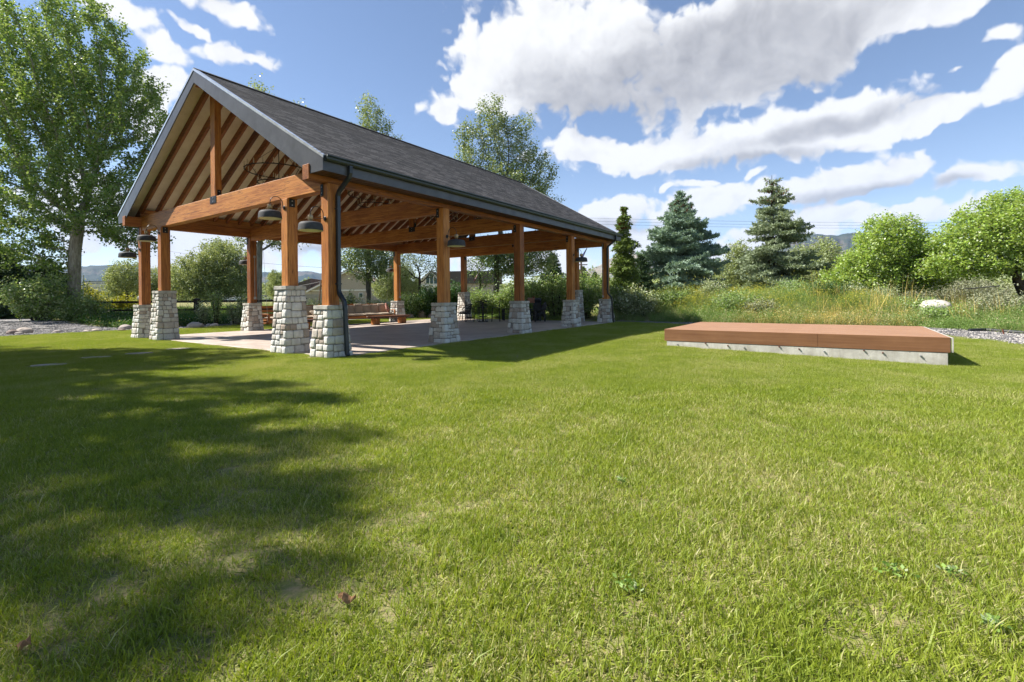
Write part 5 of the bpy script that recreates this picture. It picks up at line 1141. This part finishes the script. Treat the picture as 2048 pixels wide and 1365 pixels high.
rock(47,19.7,.62,.34,'larger smooth round cobble in the left gravel',1); rock(24,19.3,.42,.26,'pale cobble leaning against the larger one in the left gravel',2); rock(38,19.1,.3,.16,'small flat tan cobble in front of the two round ones',3)
rock(113,20.0,.30,.14,'small tan cobble alone on the gravel',4); rock(174,20.4,.34,.12,'low pinkish stone at the lawn edge',5); rock(192,20.6,.38,.16,'pale flat cobble at the lawn edge',6); rock(243,20.7,.34,.14,'flat pale stone close to the left corner pier',7); rock(250,21.8,.52,.30,'dark grey cobble half hidden behind the left corner pier',8)
rock(390,22.7,.74,.36,'big pinkish rounded boulder right of the tall left pier',9); rock(417,23.6,.28,.2,'small stone right of the pinkish boulder',10); rock(429,23.2,.4,.24,'grey stone in the row behind the patio lawn',11); rock(404,23.6,.24,.16,'little grey stone next to the pinkish boulder',18); rock(472,25.2,.62,.40,'dark purple-grey boulder left of the back pier',12)
rock(845,31.5,.62,.62,'upright rounded boulder behind the low table',13,sink=.15); rock(820,31,.5,.4,'dark broken rock left of the upright boulder',14,); rock(866,31,.7,.45,'dark broken rock right of the upright boulder',15)
rock(1870,20.0,1.25,.78,'large white quartz boulder among the weeds at the right',16,'boulder_white',sink=.12)
# edging and orange flag at the right gravel
m=MB(); pts=[W(15.95,-12.9),W(16.4,-13.4),W(15.8,-14.2),W(14.6,-15.4),W(13,-17)]; m.tube([(p.x,p.y,h1(p.x,p.y)+.06) for p in pts],.055,8); o=m.build('edging','edging'); tag(o,'black plastic edging between the right gravel and the bank','edging')
q=W(15.2,-13.6); t=thing('marker_flag','small orange marker flag leaning in the right gravel','flag',(q.x,q.y,h1(q.x,q.y))); m=MB(); m.tube([(0,0,0),(-.06,0,.22)],.004,5); m.build('wire_stem','wire',t); m=MB(); m.box((-.06,-.002,.02),(-.02,.002,.2),T=Matrix.Rotation(-.25,4,'Y')@Matrix.Translation((.04,0,0))); m.build('pennant','orange_flag',t)
# ================================================================== FENCE
def fence():
    t=thing('rail_fence','dark brown rail fence behind the left side of the pavilion','fence',(0,0,0)); Y=28.5; pxs=[178,285,393,500,607]
    for px in pxs:
        x=X(px,Y); m=MB(); z=.10; m.box((x-.11,Y-.11,z-.3),(x+.11,Y+.11,z+1.22),.01); p=m.build('post','fence_wood',t); m=MB(); m.box((x-.15,Y-.15,z+1.2),(x+.15,Y+.15,z+1.27),.012); m.add([(x-.13,Y-.13,z+1.268),(x+.13,Y-.13,z+1.268),(x+.13,Y+.13,z+1.268),(x-.13,Y+.13,z+1.268),(x,Y,z+1.34)],[(0,1,4),(1,2,4),(2,3,4),(3,0,4),(0,3,2,1)]); m.build('post_cap','fence_wood',p)
    for a,b in zip(pxs[:-1],pxs[1:]):
        xa,xb=X(a,Y)+.1,X(b,Y)-.1; za=zb=.10
        for zz in (1.06,.58):
            m=MB(); m.add([(xa,Y-.03,za+zz),(xb,Y-.03,zb+zz),(xb,Y+.03,zb+zz),(xa,Y+.03,za+zz),(xa,Y-.03,za+zz+.13),(xb,Y-.03,zb+zz+.13),(xb,Y+.03,zb+zz+.13),(xa,Y+.03,za+zz+.13)],[(0,3,2,1),(4,5,6,7),(0,1,5,4),(1,2,6,5),(2,3,7,6),(3,0,4,7)]); m.build('rail','fence_wood',t)
fence()
# ================================================================== SIGNS AND POLES
def text(body,size,loc,parent,mat,rot=(R(90),0,0),name='lettering',ext=.004):
    c=bpy.data.curves.new(name,'FONT'); c.body=body; c.size=size; c.align_x='CENTER'; c.align_y='CENTER'; c.extrude=ext
    o=bpy.data.objects.new(name,c); COL.objects.link(o); bpy.context.view_layer.update(); dg=bpy.context.evaluated_depsgraph_get(); me=bpy.data.meshes.new_from_object(o.evaluated_get(dg)); bpy.data.objects.remove(o); me.materials.clear(); me.materials.append(MATS[mat])
    n=bpy.data.objects.new(name,me); COL.objects.link(n); n.parent=parent; n.location=loc; n.rotation_euler=rot; return n
def zat(px,py,Y): return 1.3-(py-YH+.0101*(px-EX))*Y/FP
Y=44; xs=X(190,Y); t=thing('roadside_sign','pale framed roadside sign with dark lettering on a rusty post','sign',(xs,Y,0)); zc=zat(190,573,Y)
m=MB(); m.box((-1.02,-.03,zc-.43),(1.02,.03,zc+.43),.01); b=m.build('sign_board','sign_face',t)
m=MB(); 
for a,c in (((-1.1,-.05,zc+.43),(1.1,.05,zc+.49)),((-1.1,-.05,zc-.49),(1.1,.05,zc-.43)),((-1.1,-.05,zc-.43),(-1.03,.05,zc+.43)),((1.03,-.05,zc-.43),(1.1,.05,zc+.43))): m.box(a,c)
m.build('frame','sign_blue',b)
text('MOUNTAIN VIEW  INN',.20,(0,-.035,zc+.27),b,'sign_blue'); text('AND  PARTY  BARN',.19,(0,-.035,zc-.17),b,'sign_blue')
m=MB(); m.tube([(1.22,0,h1(xs,Y)-.1),(1.22,0,zat(213,555,Y))],.075,10); m.tube([(1.22,0,zat(213,556,Y)),(1.22,0,zat(213,553,Y))],[.09,.04],10); m.build('post','rust',t)
Y=31; t=thing('white_pole','leaning white metal pole beside the yellow shrub','pole',(X(161,Y),Y,h1(X(161,Y),Y))); m=MB(); m.tube([(0,0,0),(.12,0,1.0),(.2,0,zat(166,555,Y)-h1(X(161,Y),Y))],[.055,.05,.035],10); m.build('shaft','white_metal',t,True); m=MB(); m.tube([(.2,0,zat(166,557,Y)-.25),(.2,0,zat(166,551,Y)-.25)],[.02,.045],8); m.build('finial','white_metal',t)
Y=50; x=X(546,Y); t=thing('banner_sign','orange and white banner sign on a dark pole left of the front piers','sign',(x,Y,0)); m=MB(); m.tube([(0,0,h1(x,Y)),(0,0,zat(546,542,Y))],.07,8); m.build('pole','utility_pole',t)
m=MB(); z1,z2=zat(546,547,Y),zat(546,570,Y); m.box((-.33,-.1,z2),(.33,-.07,z1),.01); b=m.build('banner','sign_brown',t); m=MB(); m.box((-.31,-.115,z2+.35),(.31,-.1,z1-.28)); m.build('panel','sign_face',b); m=MB(); m.box((-.31,-.115,z1-.26),(.31,-.1,z1-.03)); m.box((-.31,-.115,z2+.03),(.31,-.1,z2+.3)); m.build('band','orange_wood',b); m=MB(); m.ball((0,0,zat(546,541,Y)),.14,8,6); m.build('lamp_head','white_metal',t)
Y=46; x=X(1002,Y); t=thing('stop_sign','back of an octagonal road sign right of the poplar trunk','sign',(x,Y,0)); m=MB(); m.tube([(0,.03,h1(x,Y)),(0,.03,zat(1002,578,Y))],.035,8); m.build('post','conduit',t); m=MB(); zc=zat(1002,585,Y); m.prism([(.36*math.cos(a),zc+.36*math.sin(a)) for a in [math.pi/8+k*math.pi/4 for k in range(8)]],1,-.01,.012); m.build('plate','white_metal',t)
def pole(px,Y,py,lab,name='utility_pole'):
    x=X(px,Y); t=thing(name,lab,'utility pole',(x,Y,0)); m=MB(); m.tube([(0,0,h1(x,Y)),(0,0,zat(px,py,Y))],[.15,.11],10); m.build('shaft','utility_pole',t,True); m=MB(); m.box((-.8,-.06,zat(px,py,Y)-.5),(.8,.06,zat(px,py,Y)-.38)); m.build('crossarm','utility_pole',t); return t
pole(1163,62,523,'brown utility pole before the distant spruces under the roof')
t=thing('utility_pole','leaning brown pole with wires in front of the big tan house','utility pole',(X(637,55),55,0)); m=MB(); m.tube([(0,0,h1(X(637,55),55)),(.32,0,zat(643,561,55))],[.1,.08],8); m.build('shaft','utility_pole',t)
def wire(name,a,b,lab,r=.022,sag=.4):
    m=MB(); pts=[]
    for i in range(25):
        f=i/24; pts.append((a[0]+(b[0]-a[0])*f,a[1]+(b[1]-a[1])*f,a[2]+(b[2]-a[2])*f-sag*4*f*(1-f))) 
    m.tube(pts,r,4); o=m.build(name,'wire'); tag(o,lab,'wire','thin overhead power lines')
for k,(y0,y1) in enumerate(((432,444),(438,450),(444,455))):
    wire('power_line',(X(1040,75),75,zat(1040,y0,75)),(X(2150,75),75,zat(2150,y1,75)),('uppermost overhead wire crossing behind the spruces','middle overhead wire crossing behind the spruces','lowest overhead wire crossing behind the spruces')[k],.014,.5)
wire('power_line',(X(560,55),55,zat(560,577,55)),(X(643,55),55,zat(643,563,55)),'wire running left from the leaning pole',.025,.1)
wire('power_line',(X(250,60),60,zat(250,487,60)),(X(800,60),60,zat(800,540,60)),'long wire crossing the sky behind the left posts',.016,.8)
wire('power_line',(X(1035,58),58,zat(1035,553,58)),(X(1150,58),58,zat(1150,549,58)),'thick pale wire left of the utility pole',.05,.05)
wire('power_line',(X(1800,40),40,zat(1800,586,40)),(X(2000,30),30,zat(2000,572,30)),'black cable hanging low behind the white boulder',.035,.05)
# ================================================================== HOUSES AND CARS
def house(label,loc,rz,w,d,hw,pitch,wall,roof,wins,front='gable',ov=.5,extra=None):
    t=thing('house',label,'house',loc,rz); m=MB(); ht=hw+w/2*pitch
    m.prism([(-w/2,0),(w/2,0),(w/2,hw),(0,ht),(-w/2,hw)],1,0,d); m.build('wall',wall,t)
    m=MB(); e=w/2+ov
    for s in (-1,1):
        pr=[(0,ht+.05),(s*e,hw-ov*pitch+.05),(s*e,hw-ov*pitch+.22),(0,ht+.25)]; m.prism(pr if s<0 else pr[::-1],1,-ov,d+ov)
    m.build('roof',roof,t)
    m=MB()
    for s in (-1,1): pr=[(0,ht-.12),(s*e,hw-ov*pitch-.12),(s*e,hw-ov*pitch+.10),(0,ht+.10)]; m.prism(pr if s<0 else pr[::-1],1,-ov-.04,-ov-.005)
    m.build('bargeboard','trim_white',t)
    for (x,z,ww,hh,sl) in wins:
        m=MB(); a=.07; m.prism([(x-ww/2-a,z-a),(x+ww/2+a,z-a),(x+ww/2+a,z+hh+a+sl/2),(x-ww/2-a,z+hh+a-sl/2)],1,-.06,-.003); f=m.build('window','trim_white',t)
        m=MB(); m.prism([(x-ww/2,z),(x+ww/2,z),(x+ww/2,z+hh+sl/2),(x-ww/2,z+hh-sl/2)],1,-.075,-.062); m.build('pane','window_glass',f)
    if extra: extra(t)
    return t
Y=70; x=X(703,Y)
def ex1(t):
    m=MB(); m.box((-5.4,-.05,2.15),(5.4,-.005,2.32)); m.build('trim_band','trim_white',t)
    m=MB(); m.box((-9.6,1,0),(-5.42,9,2.3)); m.build('wall','siding_white',t); m=MB(); m.prism([(-10.4,2.3),(-5.6,2.3),(-5.6,4.0)],1,.3,9.5); m.build('roof','roof_brown',t)
house('large tan house with a small framed window, left of the poplar trunk',(X(700,Y),Y,h1(x,Y)),.12,11,12,2.3,.52,'siding','roof_tan',[(1.55,1.15,.5,.62,0),(-3.9,2.7,.55,.6,0)],extra=ex1)
Y=95; x=X(862,Y)
def ex2(t):
    m=MB(); m.box((-2.6,-.1,2.7),(2.6,-.01,2.95)); m.build('trim_band','trim_white',t)
    m=MB(); m.prism([(2.8,3.2),(14,3.2),(14,5.7),(1.0,5.7)],1,1,9); m.build('roof','roof_brown',t); m=MB(); m.box((2.8,1.5,0),(13.4,8.5,3.2)); m.build('wall','siding',t)
house('beige gabled house with tall pointed windows behind the small tree',(x,Y,h1(x,Y)),0,5.4,9,3.3,.85,'siding_white','roof_brown',[(-.62,3.2,.62,1.5,.5),(.15,3.2,.62,2.0,0),(.95,3.2,.6,1.2,-.5),(-1.1,.9,.7,1.4,0),(0,.9,.8,1.4,0),(1.1,.9,.7,1.4,0)],ov=.35,extra=ex2)
Y=60; x=X(821,Y); house('small hut with orange timber gable left of the beige house',(x,Y,h1(x,Y)),-.3,1.5,1.6,1.15,.8,'siding_white','orange_wood',[(0,.5,.5,.5,0)],ov=.15)
m=MB(); xa,xb=X(560,58),X(700,58); m.box((xa,58,.3),(xb,58.2,zat(628,589,58))); o=m.build('boundary_wall','grey_wall'); tag(o,'plain grey boundary wall in front of the tan house','wall')
def make_car(label):
    t=thing('parked_car',label,'car',group='white cars parked along the road'); 
    prof=[(-2.2,.32),(2.2,.32),(2.28,.6),(2.1,.82),(1.1,.95),(.35,1.42),(-1.2,1.46),(-1.95,1.05),(-2.25,.95),(-2.3,.6)]
    m=MB(); m.prism([p for p in prof],1,-.85,.85); m.build('body','car_white',t)
    m=MB(); 
    for y in (-.862,.851): m.prism([(1.0,.95),(.32,1.36),(-.4,1.38),(-.4,.95)],1,y,y+.011); m.prism([(-.48,.95),(-.48,1.38),(-1.12,1.38),(-1.7,1.0)],1,y,y+.011)
    m.prism([(1.12,.97),(.40,1.42),(.44,1.43),(1.16,.98)],1,-.72,.72); m.build('window','car_glass',t)
    for x in (-1.4,1.4):
        for y in (-.87,.67): w=MB(); w.tube([(x,y,.33),(x,y+.2,.33)],.33,18); ww=w.build('wheel','tyre',t); r=MB(); r.tube([(x,y-.01 if y<0 else y+.19,.33),(x,y+.01 if y<0 else y+.21,.33)],.2,12); r.build('rim','conduit',ww)
    return t
cr=make_car('white car parked beyond the fence, left of the back post'); x=X(465,112); cr.location=(x,112,h1(x,112)-.05); cr.rotation_euler=(0,0,.35)
for (px,Y,a,lab) in ((535,118,.2,'white car glimpsed between the back post and the tall front pier'),(771,88,.3,'white car parked behind the cream bushes by the back pier')):
    c=copy_tree(cr); x=X(px,Y); c.location=(x,Y,h1(x,Y)-.05); c.rotation_euler=(0,0,a); c['label']=lab
# ================================================================== HILLS
def hills(name,label,prof,Rd,mat,seed,depth=.45,amp=.16):
    prof=[(math.atan((p-EX)/FP),math.atan((YH-.0101*(p-EX)-q)/FP*math.cos(math.atan((p-EX)/FP)))) for p,q in prof]; az=np.array([p[0] for p in prof]); el=np.array([p[1] for p in prof]); na,nd=360,26; A=np.linspace(az[0],az[-1],na); Eh=np.interp(A,az,el)
    V_=[]
    for i,a in enumerate(A):
        for j in range(nd):
            f=j/(nd-1); d=Rd*(1-depth+f*depth*1.35); 
            k=S(f/.74)*.93+.07*f if f<.74 else 1-.5*((f-.74)/.26)**1.5
            p=Vector((a*9,f*2.2,seed)); n=1-2*abs(noise.fractal(p,.9,2.1,6)); n2=noise.fractal(Vector((a*40,f*6,seed)),.8,2.1,5)
            top=math.exp(-((f-.74)/.10)**2); zz=math.tan(Eh[i])*Rd*float(k)*(1-(1-top)*(amp*(1-n)*1.3))+(1-top)*n2*Rd*.008+top*n2*Rd*.0022
            V_.append((d*math.sin(a),d*math.cos(a),1.0+zz-3))
    V_=np.array(V_); i,j=np.meshgrid(np.arange(na-1),np.arange(nd-1),indexing='ij'); a=(i*nd+j).ravel(); F=np.stack([a,a+1,a+nd+1,a+nd],-1)[:,::-1]
    o=np_obj(name,V_,F,mat=mat,smooth=True); tag(o,label,'hills',kind='structure')
hills('hills','bluish mountain range far behind the pavilion',[(-150,520),(0,530),(130,535),(230,527),(400,543),(500,546),(560,543),(612,540),(650,547),(700,560),(760,573),(840,582),(960,586),(1060,574),(1110,562),(1130,545),(1160,540),(1185,540),(1230,560)],3400,'hill_dark',3)
hills('hills','pale brown ridge between the drooping spruce and the blue spruce',[(1130,575),(1165,548),(1195,530),(1225,514),(1245,507),(1290,504),(1315,503),(1345,512),(1400,520),(1450,535),(1520,560),(1600,580)],2700,'hill_tan',11)
hills('hills','low tan foothill in front of the pale ridge',[(1180,590),(1230,556),(1265,540),(1300,527),(1340,530),(1400,545),(1480,575)],2100,'hill_tan',17)
hills('hills','dark wooded mountain above the right maples',[(1380,590),(1450,530),(1500,500),(1560,480),(1600,471),(1630,465),(1650,466),(1680,467),(1720,463),(1735,463),(1780,475),(1850,495),(1950,520),(2050,530),(2200,545),(2400,560)],2600,'hill_dark',23)
# ================================================================== HAZE
HZ=True
if HZ:
    m=MB(); m.box((-6500,-60,-6),(6500,4300,620)); t=NT('haze'); t.t.nodes.remove(t.b); v=t.n('ShaderNodeVolumePrincipled'); v.inputs['Color'].default_value=(.42,.62,1,1); v.inputs['Density'].default_value=.00008; v.inputs['Anisotropy'].default_value=0.0; t.L(v.outputs[0],t.out.inputs['Volume'])
    o=m.build('haze','haze'); tag(o,'thin bluish air fading the far mountains','haze',kind='stuff')
